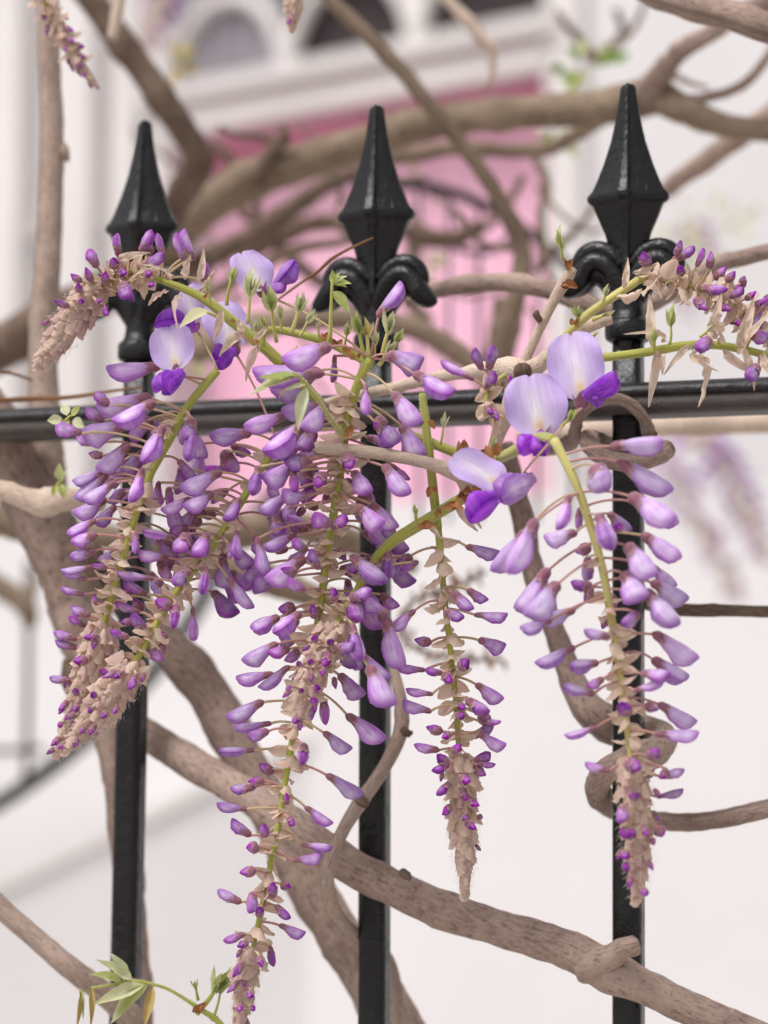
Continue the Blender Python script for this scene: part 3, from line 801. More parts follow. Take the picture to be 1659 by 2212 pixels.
def leafsheet(name, seed, mat, wfun, nx=9, ny=6, cup=0.5, curl=0.3, fold=0.0, ruffle=0.05):
    rr = random.Random(seed)
    V, F, U = [], [], []
    tw_ = rr.uniform(-0.5, 0.5)
    cu = curl * rr.uniform(0.2, 1.6) * rr.choice((1, 1, 1, -0.5))
    for i in range(nx + 1):
        t = i / nx
        w = wfun(t)
        for k in range(ny + 1):
            e = k / ny * 2 - 1
            y = e * w
            z = cup * w * e * e + fold * w * abs(e) - cu * t * t + ruffle * noise.noise(Vector((t * 5, e * 3, seed * 3.1)))
            an = tw_ * t
            V.append((t, y * math.cos(an) - z * math.sin(an) * 0.4, z + y * math.sin(an)))
            U.append((t, k / ny))
    m = ny + 1
    for i in range(nx):
        for k in range(ny): F.append((i * m + k, i * m + k + 1, (i + 1) * m + k + 1, (i + 1) * m + k))
    return mesh(name, V, F, [mat], uvs=U)
def w_bract(t): return 0.03 + 0.34 * math.sin(math.pi * min(1, t ** 0.85)) ** 0.62 * (1 - 0.2 * t)
def w_leaf(t): return 0.012 + 0.25 * math.sin(math.pi * t ** 0.8) * (1 - 0.25 * t)
def w_strap(t): return 0.02 + 0.14 * math.sin(math.pi * t ** 0.9)
ME_BRACT = [leafsheet('bract', i, BRACT, w_bract, cup=0.75, curl=0.25, ruffle=0.10) for i in range(7)]
def w_cone(t): return 0.05 + 0.36 * math.sin(math.pi * min(1, t ** 0.9 * 0.94)) ** 0.5
ME_CONE = [leafsheet('bract', 70 + i, BRACTM, w_cone, cup=0.95, curl=-0.02, ruffle=0.11) for i in range(6)]
ME_STRAP = [leafsheet('bract', 20 + i, BRACT, w_strap, cup=0.9, curl=0.8, ruffle=0.24, nx=14) for i in range(4)]
ME_DRY = [leafsheet('bract', 30 + i, BRACTD, w_bract, cup=0.8, curl=0.4, ruffle=0.12) for i in range(4)]
ME_SCALE = [leafsheet('bud_scale', 40 + i, SCALE, w_bract, cup=0.7, curl=0.4, nx=5, ny=4) for i in range(3)]
ME_LEAF = {k: [leafsheet('leaflet', 50 + i, m_, w_leaf, fold=0.55, cup=0.0, curl=0.3, ruffle=0.035) for i in range(4)]
           for k, m_ in (('g', LEAF), ('p', LEAFP), ('y', LEAFY), ('d', LEAFG))}
def banner_mesh(seed):
    rr = random.Random(seed)
    V, F, U = [], [], []
    ny, nx = 18, 20
    for i in range(ny + 1):
        t = i / ny
        w = 0.5 * max(0.0, 1 - abs((t - 0.54) / 0.555) ** 2.05) ** 0.5
        w = max(w, 0.02)
        for k in range(nx + 1):
            e = k / nx * 2 - 1
            x = e * w
            y = t - 0.05 * math.exp(-(e / 0.12) ** 2) * max(0, t - .8) / .2 + 0.05 * (1 - e * e) * t
            z = 0.30 * x * x - 0.32 * max(0, t - 0.5) ** 2 - 0.5 * max(0, abs(x) - 0.34) ** 1.5 + 0.035 * math.exp(-(e / 0.10) ** 2) * (1 - t) + 0.03 * noise.noise(Vector((e * 2, t * 3, seed))) + 0.05 * abs(e) ** 3 * math.sin(t * 9 + seed * 2 + (2 if e > 0 else 0)) - 0.03 * math.exp(-(e / 0.06) ** 2) * t
            V.append((x, y, z))
            U.append((0.5 + x * 0.98, t))
    m = nx + 1
    for i in range(ny):
        for k in range(nx): F.append((i * m + k, i * m + k + 1, (i + 1) * m + k + 1, (i + 1) * m + k))
    return mesh('banner_petal', V, F, [BANNER], uvs=U)
ME_BANNER = [banner_mesh(i) for i in range(3)]

def frame_x(X, Z):
    X = X.normalized()
    Z = (Z - X * Z.dot(X))
    if Z.length < 1e-4: Z = X.orthogonal()
    Z.normalize()
    Y = Z.cross(X)
    return Matrix((X, Y, Z)).transposed().to_4x4()
def mat_of(loc, X, Z, sx, sy, sz):
    M = frame_x(X, Z)
    M.translation = loc
    return M @ Matrix.Diagonal((sx, sy, sz, 1))

DOWN = mat_stem('pale_down', (0.80, 0.74, 0.60), (0.72, 0.64, 0.52))
def down(parent, roots, length):
    V, F = [], []
    Mi = WM[parent.name].inverted()
    for p, dr_ in roots:
        L = length * random.uniform(.5, 1.3)
        d_ = (dr_ + Vector((random.gauss(0, .35), random.gauss(0, .35), random.gauss(0, .35)))).normalized()
        sd_ = d_.orthogonal().normalized() * 0.00007
        k = len(V)
        V += [Mi @ (p - sd_), Mi @ (p + sd_), Mi @ (p + d_ * L)]
        F.append((k, k + 1, k + 2))
    o = obj('down', mesh('down', V, F, [DOWN], smooth=False), parent, WM[parent.name])
    o['kind'] = 'stuff'
    return o
VIEW = {'A': (1 / 3, 0, 864), 'B': (.3646, 432, 864), 'E': (.3646, 993.6, 820.8), 'D': (1 / 3, 0, 1252.8), 'L': (.4167, 414.7, 1296),
        'F': (.375, 1036.8, 1252.8), 'G': (.4167, 0, 1728), 'H': (.3646, 0, 432), 'C': (.3646, 518.4, 432), 'J': (.375, 1036.8, 432), 'X': (1, 0, 0)}
BK = -FW
class Raceme:
    def __init__(s, lbl, pts, mat=None, tone=0.0, pink=0.5, name='wisteria_raceme', group='wisteria flower clusters', bractm=None):
        s.pts = pts
        path = spline([(P(x, y, d), w * 0.5 * PXM(d)) for x, y, w, d in pts], 0.003)
        s.path = [p for p, r in path]
        s.root = empty(name, s.path[0])
        label(s.root, lbl, 'flower cluster', group)
        v, f, u = tube_geo(path, 9, 0.12, 220, random.random() * 30)
        local_mesh('rachis', v, f, [mat or RACHIS], s.root, WM[s.root.name], uvs=u)
        s.tone, s.pink = tone, pink
        s.px = []
        for p in s.path:
            q = p - CAM
            d = q.dot(FW)
            s.px.append((CX + q.dot(RT) / d * FPX, CY - q.dot(UP) / d * FPX, d))
        s.bm = bractm or ME_BRACT
        s.len = [0]
        for a, b_ in zip(s.path, s.path[1:]): s.len.append(s.len[-1] + (b_ - a).length)
    def at(s, t):
        L = t * s.len[-1]
        for i in range(len(s.len) - 1):
            if s.len[i + 1] >= L:
                k = (L - s.len[i]) / max(1e-6, s.len[i + 1] - s.len[i])
                return s.path[i].lerp(s.path[i + 1], k), (s.path[i + 1] - s.path[i]).normalized()
        return s.path[-1], (s.path[-1] - s.path[-2]).normalized()
    def near(s, x, y):
        return min(range(len(s.px)), key=lambda i: (s.px[i][0] - x) ** 2 + (s.px[i][1] - y) ** 2)
    def pedicel(s, fl, Mf, A, Bp, w=5.4):
        d = (A - CAM).dot(FW)
        mid = A.lerp(Bp, 0.5) + UP * (A - Bp).length * random.uniform(0.0, 0.26) + BK * (A - Bp).length * random.uniform(-.1, .1)
        r = w * 0.5 * PXM(d)
        n = 7
        pth = []
        for i in range(n + 1):
            t = i / n
            pth.append((A * (1 - t) ** 2 + mid * 2 * t * (1 - t) + Bp * t * t, r * (1 + 0.25 * abs(t - .5))))
        v, f, u = tube_geo(pth, 6)
        local_mesh('pedicel', v, f, [PEDP if random.random() < s.pink else PEDY], fl, Mf, uvs=u)
    def floret(s, bx, by, tx, ty, w, flag='', bract=0.55, name='floret'):
        i = s.near(bx, by)
        rx, ry, rd = s.px[i]
        dist = math.hypot(bx - rx, by - ry)
        L = math.hypot(tx - bx, ty - by)
        if 'f' in flag: db, dt = -0.011, -0.015
        elif 'b' in flag: db, dt = 0.012, 0.016
        elif dist < 28: db, dt = -0.008, -0.012
        else:
            db = random.uniform(-0.007, 0.007)
            dt = db + random.uniform(-0.2, 0.2) * L * PXM(1)
        Bp, Tp = P(bx, by, rd + db), P(tx, ty, rd + dt)
        X = Tp - Bp
        kind = 'half' if 'h' in flag or (L > 60 and random.random() < 0.3) else 'large' if L >= 58 else 'mid' if L >= 38 else 'small'
        if 's' in flag: kind = 'small'
        if 'm' in flag: kind = 'mid'
        Xn = X.normalized()
        Z = BK - Xn * BK.dot(Xn)
        Z.normalize()
        if Z.cross(Xn).dot(UP) < 0: Z = -Z
        roll = random.gauss(0, 0.45)
        if abs(Xn.dot(UP)) > 0.86: roll = random.choice((1.3, -1.3, 0.3, -0.4, 0.9)) + random.gauss(0, 0.2)
        if 'v' in flag: roll = 1.45
        Z = Matrix.Rotation(roll, 3, Xn) @ Z
        ww = w * PXM(rd) * random.uniform(.9, 1.12)
        M = mat_of(Bp, Xn, Z, X.length, ww, ww)
        pm_, cm_ = random.choice(FL[kind])
        fo = obj(name, pm_, s.root, M)
        mature = min(1, max(0, (L - 28) / 46 + random.uniform(-.15, .15)))
        fo.color = (mature, 1.0 if 'k' in flag else 0.0, min(1, max(0, s.tone + random.uniform(-.22, .22))), 1)
        obj('calyx', cm_, fo, M)
        j = max(0, i - int(dist * 0.32 * PXM(rd) / 0.003 * 1.0))
        if 'n' not in flag:
            A = s.path[j]
            s.pedicel(fo, M, A, Bp + Xn * 0.03 * X.length)
            if random.random() < bract and dist > 18:
                dirn = (Bp - A).normalized()
                s.bract(A, (dirn + UP * random.uniform(-.5, .15) + BK * random.uniform(-.3, .3)), random.uniform(30, 50))
        return fo
    def many(s, view, rows, bract=0.55):
        k, ox, oy = VIEW[view]
        for r in rows:
            s.floret(r[0] * k + ox, r[1] * k + oy, r[2] * k + ox, r[3] * k + oy, r[4] * k, r[5] if len(r) > 5 else '', bract)
    def bract(s, loc, X, size, me=None, Z=None):
        L = size * PXM(1.0)
        Z = Z or (BK + Vector((random.gauss(0, .6), random.gauss(0, .6), random.gauss(0, .6))))
        M = mat_of(loc, X, Z, L, L * random.uniform(.85, 1.15), L)
        return obj('bract', me or random.choice(s.bm), s.root, M)
    def bracts(s, t0, t1, n, size=46, out=0.9, down=0.5):
        ga = random.uniform(0, 6)
        for i in range(n):
            t = t0 + (t1 - t0) * (i + random.uniform(0, .8)) / n
            p, T = s.at(t)
            ga += 2.4
            N = T.orthogonal().normalized()
            R_ = Matrix.Rotation(ga, 3, T) @ N
            X = R_ * out + T * down * random.uniform(0.2, 1.6)
            s.bract(p, X, size * random.uniform(.75, 1.2), Z=R_ * -0.6 + T * 0.8 + Vector((random.gauss(0, .3), random.gauss(0, .3), random.gauss(0, .3))))
    def fill(s, t0, t1, n, spread, lo, hi):
        for i in range(n):
            t = t0 + (t1 - t0) * (i + random.random()) / n
            p, T = s.at(t)
            sg = random.choice((-1, 1))
            a = random.uniform(0.25, 1.1) * spread * PXM(1)
            A = p + RT * sg * a + UP * random.uniform(-.4, .2) * a + FW * random.uniform(0.010, 0.030)
            L = random.uniform(lo, hi) * PXM(1)
            X = (RT * sg * random.uniform(.1, 1.0) - UP * random.uniform(.2, 1.0) + BK * random.uniform(-.4, .4)).normalized()
            kind = 'large' if L / PXM(1) > 58 else 'mid'
            w = L * random.uniform(.42, .56)
            M = mat_of(A, X, BK + UP * random.uniform(-.5, .8), L, w, w)
            pm_, cm_ = random.choice(FL[kind])
            fo = obj('floret', pm_, s.root, M)
            fo.color = (random.uniform(.3, 1), 0, min(1, max(0, s.tone + random.uniform(-.2, .2))), 1)
            obj('calyx', cm_, fo, M)
            s.pedicel(fo, M, p, A)
    def cone(s, t0, n, size=46, rad_=17, buds=0.2, end=9):
        n, size, buds = int(n * 1.7), size * 0.66, buds * 0.5
        hairs = []
        ga = random.uniform(0, 6)
        for i in range(n):
            f = i / n
            t = t0 + (1 - t0) * f
            p, T = s.at(min(1, t))
            ga += 2.399
            N = T.orthogonal().normalized()
            R_ = Matrix.Rotation(ga, 3, T) @ N
            rr_ = (rad_ * min(1, (1 - f) * 2.2) ** 0.6 + 1.5) * PXM(1.0)
            sz = size * (1.0 - 0.35 * f) * random.uniform(.85, 1.15)
            X = T * (1.0 + 0.5 * f) + R_ * (0.46 - 0.44 * f) * random.uniform(.3, 1.7)
            s.bract(p + R_ * rr_ * random.uniform(.5, .95), X, sz, me=random.choice(ME_CONE), Z=-R_ + T * 0.15)
            for q_ in range(7):
                hairs.append((p + (Matrix.Rotation(random.uniform(-1, 1), 3, T) @ R_) * rr_ * random.uniform(.8, 1.15) + T * sz * PXM(1) * random.uniform(.1, 1.0), R_ * .7 + T * .7))
            if random.random() < buds:
                ln = random.uniform(20, 30) * PXM(1)
                q = p + R_ * rr_ * 1.1
                Xb = (T + R_ * random.uniform(.35, 1.0)).normalized()
                M = mat_of(q, Xb, BK, ln, ln * .5, ln * .5)
                pm_, cm_ = random.choice(FL['small'])
                fo = obj('floret', pm_, s.root, M)
                fo.color = (0, 0, 0, 1)
                obj('calyx', cm_, fo, M)
        down(s.root, hairs, 0.0022)
    def openflower(s, bx, by, size, ang, keel, yaw=0.0, pitch=0.0, wide=1.0, d=0.0, var=0):
        """banner base at (bx,by), blade points along ang (degrees from up, clockwise); keel: (x, y, x2, y2, width) rows"""
        i = s.near(bx, by)
        rd = s.px[i][2] + d
        Bp = P(bx, by, rd)
        a = rad(ang)
        Y = UP * math.cos(a) + RT * math.sin(a)
        Xr = Y.cross(BK)
        Rm = Matrix.Rotation(rad(yaw), 3, Y) @ Matrix.Rotation(rad(pitch), 3, Xr)
        Y, Xr, Zr = Rm @ Y, Rm @ Xr, Rm @ BK
        L = size * PXM(rd)
        M = Matrix((Xr, Y, Zr)).transposed().to_4x4()
        M.translation = Bp
        M = M @ Matrix.Diagonal((L * wide, L, L, 1))
        fo = obj('open_flower', ME_BANNER[var % 3], s.root, M)
        for (x0, y0, x1, y1, w, vi, dd) in keel:
            p0, p1 = P(x0, y0, rd - 0.003 + dd * .3), P(x1, y1, rd - 0.008 + dd)
            X = p1 - p0
            Z = BK - X.normalized() * BK.dot(X.normalized())
            Z = Matrix.Rotation(random.uniform(-.6, .6), 3, X.normalized()) @ Z
            ww = w * PXM(rd)
            Mk = mat_of(p0, X, Z, X.length, ww, ww)
            ko = obj('wing_petal', random.choice(FL['half'])[0], fo)
            ko.matrix_basis = M.inverted() @ Mk
            # a sheared basis cannot be stored as scale/rotation: keep it exact in the parent inverse
            ko.matrix_parent_inverse = M.inverted()
            ko.matrix_basis = Mk
            ko.color = (1, vi, 0.2, 1)
            WM[ko.name] = Mk
        cL = size * 0.30 * PXM(rd)
        Mk = mat_of(Bp - Y * cL * 0.45 - BK * 0.003, Y + BK * 0.3, BK, cL * 3.2, cL * 1.7, cL * 1.7)
        co = obj('calyx', FL['large'][0][1], fo)
        co.matrix_parent_inverse = M.inverted()
        co.matrix_basis = Mk
        j = max(0, i - 2)
        A = s.path[j]
        s.pedicel(fo, M, A, Bp - Y * cL * 0.4 - BK * 0.003, 5.5)

# ------------------------------------------------------------------ green shoots with young leaves
def leaflet(parent, kind, base, X, size, Z=None, wid=1.0):
    L = size * PXM(1.0)
    Z = Z or (BK + Vector((random.gauss(0, .5), random.gauss(0, .5), random.gauss(0, .5))))
    return obj('leaflet', random.choice(ME_LEAF[kind]), parent, mat_of(base, X, Z, L, L * wid, L))
def sprout(parent, bx, by, tx, ty, d, n=5, kind='g', size=36, spread=0.4, w=9, frac=0.6):
    A, T = P(bx, by, d), P(tx, ty, d - 0.003)
    jt = A.lerp(T, frac)
    ctl = A.lerp(jt, .5) + RT * random.uniform(-.06, .06) * (T - A).length
    pth = [(A.lerp(ctl, t).lerp(ctl.lerp(jt, t), t), w * 0.5 * PXM(d) * (1 - 0.35 * t)) for t in [i / 6 for i in range(7)]]
    v, f, u = tube_geo(pth, 7, 0.1, 200)
    st = local_mesh('young_leaf', v, f, [RACHIS if kind == 'g' else RACHISP], parent, WM[parent.name] if parent else Matrix.Translation(A), uvs=u)
    D = (T - A).normalized()
    n = int(n * 1.6)
    for i in range(n):
        k = (i / max(1, n - 1) - .5) * 2
        X = D + (RT * k * random.uniform(.5, 1.4) + BK * random.uniform(-.6, .9)) * spread
        at_ = A.lerp(jt, 1 - 0.25 * abs(k) * random.random())
        leaflet(st, kind, at_, X, size * random.uniform(.6, 1.2), Z=BK * 0.6 + D.cross(BK) * k * 1.4 - D * .3, wid=random.uniform(.6, 1.0))
    return st
def shoot(lbl, pts, mat=None, name='green_shoot'):
    e = empty(name, P(pts[0][0], pts[0][1], pts[0][3]))
    label(e, lbl, 'shoot', 'young green wisteria shoots')
    tube('stem', pts, mat or RACHIS, e, ring=10, step=0.003, bump=0.10, bscale=160, M=WM[e.name])
    path = spline([(P(x, y, d), w * 0.5 * PXM(d)) for x, y, w, d in pts], 0.0004)
    hs_ = []
    for i in range(1, len(path)):
        T = (path[i][0] - path[i - 1][0]).normalized()
        for k in range(3):
            R_ = Matrix.Rotation(random.uniform(0, 6.28), 3, T) @ T.orthogonal().normalized()
            hs_.append((path[i][0] + R_ * path[i][1], R_))
    down(e, hs_, 0.0009)
    return e
def scales(parent, x, y, d, n=3, size=20, dirn=None):
    for i in range(n):
        X = (dirn or UP) + RT * random.uniform(-1, 1) + BK * random.uniform(-.2, .7)
        L = size * random.uniform(.45, .95) * PXM(1)
        obj('bud_scale', random.choice(ME_SCALE), parent, mat_of(P(x + random.uniform(-6, 6), y + random.uniform(-5, 5), d - 0.002), X, BK + UP * .3, L, L, L))

g1 = shoot('hairy green main shoot carrying the arched cluster down to the flower tangle',
           [(350, 606, 14, 1.0), (392, 622, 17, 1.0), (440, 645, 21, 1.0), (490, 684, 24, 1.0), (540, 725, 26, 1.0), (590, 768, 26, 1.0), (640, 815, 26, 1.0), (690, 870, 24, 1.0), (745, 940, 22, 1.0)])
for a in ((490, 660, 508, 562, 4, 'g', 34), (535, 700, 543, 578, 5, 'p', 44), (598, 740, 580, 612, 5, 'g', 46), (569, 748, 570, 672, 6, 'g', 20)):
    sprout(g1, a[0], a[1], a[2], a[3], 0.99, a[4], a[5], a[6], 0.28)
for a in ((455, 655, 446, 612, 4, 'p', 26), (556, 742, 550, 690, 4, 'p', 24), (625, 800, 640, 752, 4, 'g', 24)):
    sprout(g1, a[0], a[1], a[2], a[3], 0.99, a[4], a[5], a[6], 0.28, 7)
st = sprout(g1, 470, 684, 430, 668, 0.985, 0, 'g', 10)
leaflet(st, 'p', P(452, 672, 0.985), P(386, 698, 0.98) - P(452, 672, 0.985), 74, Z=UP * .8 + BK * .6, wid=1.1)
for x, y in ((438, 648), (505, 700), (560, 742), (612, 790)):
    scales(g1, x, y, 0.99, 1, 22)
for x, y, ax_, ay_, sz in ((515, 690, .3, -1, 50), (480, 668, -.2, -1, 56), (560, 745, -.5, -.8, 60), (528, 715, -1, -.7, 64), (548, 735, .9, .8, 40), (620, 800, -.2, -1, 50)):
    L = sz * PXM(1)
    obj('bract', random.choice(ME_STRAP), g1, mat_of(P(x, y, 0.985), RT * ax_ + UP * ay_ + BK * .3, BK, L, L, L))
g2 = shoot('green side shoot with upright leaf buds ending at the central star of flower stalks',
           [(556, 732, 12, 1.0), (580, 712, 16, 1.0), (620, 716, 18, 1.0), (670, 728, 19, 0.997), (720, 744, 20, 0.995), (770, 768, 22, 0.99), (800, 782, 26, 0.985)])
sprout(g2, 628, 722, 657, 629, 0.99, 6, 'p', 40, 0.25, 11)
sp = sprout(g2, 713, 742, 718, 600, 0.98, 0, 'g', 30, 0.3, 10, 0.98)
for X, Y, sz in ((52, -4, 40), (40, -28, 34), (0, -36, 30), (46, 8, 32), (16, -30, 28)):
    leaflet(sp, 'g', P(718, 612, 0.98), RT * X - UP * Y + BK * 12, sz, Z=UP * .6 + BK * .8)
leaflet(sp, 'g', P(718, 630, 0.98), RT * 40 - UP * 42 + BK * 8, 58, Z=UP * .7 + BK * .8)
for a in ((788, 772, 768, 682, 6, 'g', 40), (796, 770, 790, 690, 3, 'y', 34), (826, 768, 848, 676, 6, 'p', 44), (834, 770, 868, 716, 5, 'g', 30), (818, 790, 850, 740, 5, 'p', 30)):
    sprout(g2, a[0], a[1], a[2], a[3], 0.985, a[4], a[5], a[6], 0.3, 11)
for a in ((608, 718, 604, 664, 4, 'g', 28), (648, 726, 676, 668, 4, 'p', 30), (745, 758, 752, 700, 4, 'g', 28), (690, 736, 686, 690, 3, 'p', 22), (806, 780, 812, 716, 4, 'p', 28)):
    sprout(g2, a[0], a[1], a[2], a[3], 0.988, a[4], a[5], a[6], 0.28, 7)
for x, y in ((700, 735), (725, 748), (752, 760), (770, 775)): scales(g2, x, y, 0.985, 2, 24)
# drooping pale leaf hung in front of the flowers
g3 = shoot('pale folded leaf drooping on a curved green stalk before the purple flowers',
           [(745, 945, 13, 0.985), (722, 915, 10, 0.975), (695, 875, 9, 0.965), (665, 835, 9, 0.96), (645, 812, 8, 0.957), (630, 806, 6, 0.955)])
for bx, by, tx, ty, sz, wd, kd in ((640, 808, 540, 858, 112, .7, 'p'), (640, 812, 575, 852, 84, .9, 'p'), (660, 832, 608, 850, 54, .9, 'p'), (662, 838, 640, 925, 92, .62, 'p'), (646, 812, 560, 835, 90, .6, 'g')):
    leaflet(g3, kd, P(bx, by, 0.957), P(tx, ty, 0.95) - P(bx, by, 0.957), sz, Z=UP * .9 + BK * .5, wid=wd)
scales(g3, 748, 945, 0.98, 4, 30)
g4 = shoot('green shoot slanting down from the cut tan twig to the middle bar',
           [(1004, 1074, 26, 1.0), (960, 1100, 26, 0.998), (915, 1128, 26, 0.996), (870, 1155, 25, 0.998), (830, 1185, 24, 1.0), (800, 1225, 20, 1.003)])
sprout(g4, 898, 1138, 898, 1088, 0.99, 3, 'g', 22, 0.2, 9)
for x, y in ((1000, 1075), (1015, 1060), (985, 1090), (905, 1135)): scales(g4, x, y, 0.985, 3, 34, RT * .3)
for x, y, ax_, ay_, sz in ((985, 1085, .5, -.9, 60), (1010, 1075, .3, -1, 56), (920, 1130, .7, -.6, 40)):
    L = sz * PXM(1)
    obj('bract', random.choice(ME_STRAP), g4, mat_of(P(x, y, 0.985), RT * ax_ + UP * ay_ + BK * .3, BK, L, L, L))
g5 = shoot('green shoot reaching up from the twig joint to the round open flower',
           [(870, 930, 16, 1.005), (920, 952, 20, 1.003), (975, 974, 22, 1.0), (1030, 996, 22, 0.998), (1070, 992, 22, 0.99), (1110, 975, 24, 0.975), (1160, 945, 22, 0.96), (1196, 948, 18, 0.945)])
for x, y in ((1070, 985), (1040, 990), (1000, 980)): scales(g5, x, y, 0.985, 2, 34)
sprout(g5, 1210, 925, 1240, 893, 0.955, 5, 'g', 26, 0.3, 8)
sprout(g5, 1062, 985, 1064, 950, 0.985, 3, 'g', 22, 0.3, 9)
g6 = shoot('upright hairy green shoot standing before the rail above the slender straw cluster',
           [(912, 850, 15, 1.005), (918, 900, 18, 1.003), (926, 970, 20, 1.0), (934, 1040, 21, 1.0), (941, 1100, 20, 1.0), (946, 1140, 18, 1.0)])
sprout(g6, 952, 960, 962, 884, 0.995, 2, 'p', 34, 0.15, 6)
for x, y in ((920, 905), (936, 1050), (945, 1100)): scales(g6, x, y, 0.99, 2, 26, -UP)
g7 = shoot('pale yellow green shoot leaning up past the cut spur to the budding cluster',
           [(1180, 780, 22, 1.012), (1210, 742, 22, 1.01), (1245, 702, 20, 1.005), (1285, 668, 19, 1.003), (1330, 638, 19, 1.0), (1380, 604, 18, 1.0)], RACHISP)
sprout(g7, 1248, 705, 1250, 668, 0.995, 5, 'g', 28, 0.4, 12)
sprout(g7, 1298, 660, 1312, 622, 0.995, 4, 'p', 26, 0.25, 12)
sprout(g7, 1280, 690, 1318, 676, 0.998, 4, 'p', 24, 0.25, 12)
sprout(g7, 1280, 726, 1288, 720, 0.998, 3, 'p', 18, 0.4, 10)
scales(g7, 1240, 705, 0.995, 3, 24)
g8 = shoot('tiny green leaf bud at the tip of the upright tan twig', [(1234, 590, 12, 1.016), (1226, 572, 10, 1.014), (1216, 556, 8, 1.012)])
sprout(g8, 1217, 560, 1207, 500, 1.01, 3, 'g', 46, 0.12, 8, .4)
scales(g8, 1228, 582, 1.01, 4, 30)
scales(g8, 1216, 618, 1.008, 4, 34, RT)
# lower leaf group
g9 = shoot('drooping pinnate young leaves on a thin stalk by the foot of the railing',
           [(500, 2290, 15, 1.03), (478, 2215, 15, 1.03), (440, 2185, 12, 1.03), (395, 2155, 8, 1.03), (360, 2135, 7, 1.03), (325, 2125, 7, 1.03), (285, 2118, 7, 1.03), (240, 2128, 6, 1.03), (195, 2135, 6, 1.03)])
for bx, by, tx, ty, sz, wd, kd in ((314, 2126, 212, 2180, 118, .95, 'p'), (310, 2130, 232, 2206, 108, .8, 'p'), (318, 2128, 252, 2190, 96, .8, 'g'), (285, 2118, 205, 2076, 96, 1.2, 'p'), (270, 2118, 246, 2060, 74, 1.3, 'p'), (262, 2120, 210, 2110, 78, 1.2, 'g'), (330, 2130, 312, 2220, 92, .7, 'y'), (196, 2130, 200, 2215, 90, .5, 'y'), (178, 2138, 168, 2215, 84, .45, 'y'), (172, 2135, 182, 2190, 66, .5, 'g')):
    leaflet(g9, kd, P(bx, by, 1.03), P(tx, ty, 1.025) - P(bx, by, 1.03), sz, Z=UP * .7 + BK * .6 + RT * .2, wid=wd * .72)
sprout(g9, 425, 2190, 496, 2098, 1.03, 5, 'g', 62, 0.35, 13, .55)
sprout(g9, 458, 2205, 480, 2130, 1.03, 2, 'g', 40, 0.2, 7, .8)
scales(g9, 425, 2185, 1.025, 3, 30)
sprout(g9, 428, 2160, 420, 2118, 1.03, 3, 'g', 26, 0.3, 8)
# blurred leaf tufts further back
def tuft(lbl, x, y, d, rx, ry, n, kinds, size):
    e = empty('leaf_tuft', P(x, y + ry, d))
    label(e, lbl, 'leaves', 'leaf tufts among the vine limbs')
    tube('stem', [(x - rx * .4, y + ry * 1.2, 8 / d, d), (x, y, 7 / d, d), (x + rx * .5, y - ry * .7, 5 / d, d)], RACHIS, e, ring=6, step=0.01, M=WM[e.name])
    for i in range(n):
        a = random.uniform(0, 6.28)
        q = math.sqrt(random.random())
        b_ = P(x + rx * q * math.cos(a), y + ry * q * math.sin(a), d + random.uniform(-.05, .05))
        leaflet(e, random.choice(kinds), b_, RT * math.cos(a) + UP * (-math.sin(a)) + BK * random.uniform(-.5, .5), size * d * random.uniform(.7, 1.2), wid=1.3)
tuft('bright green leaf tuft above the big limb near the tallest spear', 1275, 150, 1.7, 55, 40, 12, 'dg', 46)
tuft('single yellowed leaf tuft beside the dark slanting limb', 392, 140, 1.9, 16, 22, 8, 'y', 40)
tuft('straw yellow leaf tuft behind the budding cluster near the tallest spear', 1530, 500, 2.6, 120, 75, 46, 'ypp', 24)
tuft('olive leaf tuft tucked under the big limb behind the spear tips', 1215, 275, 1.75, 35, 25, 8, 'gd', 40)
tuft('dim green leaf tuft behind the scroll of the middle spear', 915, 560, 1.9, 25, 25, 8, 'dg', 36)
tuft('dull green leaf tuft among limbs behind the shortest spear', 395, 770, 1.8, 40, 30, 10, 'gy', 36)
tuft('small fresh leaf tuft growing from the tan twig joint on the trunk', 128, 1042, 1.12, 16, 8, 5, 'g', 34)
tuft('little green leaf tuft tipping the foremost side bud beside the rail', 148, 902, 1.02, 14, 6, 5, 'gp', 36)

# ------------------------------------------------------------------ racemes
# arched cluster over the shortest spear
R0 = Raceme('arched flower cluster with upright purple buds and a hanging papery tip', [(350, 606, 14, 1.0), (310, 592, 14, 1.0), (270, 590, 13, 0.998), (230, 608, 13, 0.996), (190, 645, 12, 0.994), (150, 700, 11, 0.992), (115, 748, 10, 0.99), (88, 785, 7, 0.99)], pink=0.2)
R0.many('H', [(575, 400, 525, 290, 65), (700, 335, 690, 195, 65), (672, 405, 682, 340, 65), (835, 310, 905, 180, 78), (870, 325, 892, 245, 70), (965, 330, 930, 200, 62), (850, 405, 975, 320, 68), (1080, 355, 1040, 195, 58), (1150, 355, 1080, 175, 62),
    (1205, 485, 1225, 370, 58), (625, 492, 618, 425, 52), (700, 420, 748, 442, 55), (545, 485, 502, 402, 50), (482, 485, 415, 440, 45), (472, 545, 458, 492, 45), (860, 430, 895, 445, 55, 'f'), (880, 490, 908, 512, 42, 'f'), (720, 490, 765, 590, 85, 'f'),
    (770, 560, 782, 602, 40, 'f'), (600, 620, 640, 690, 45, 'f'), (570, 600, 600, 598, 36, 'f'), (478, 612, 486, 590, 36, 'f'), (410, 632, 320, 600, 42)], 0.5)
R0.bracts(0.02, 0.5, 46, 44, 1.0, 0.2)
R0.cone(0.40, 72, 62, 38, 0.05)
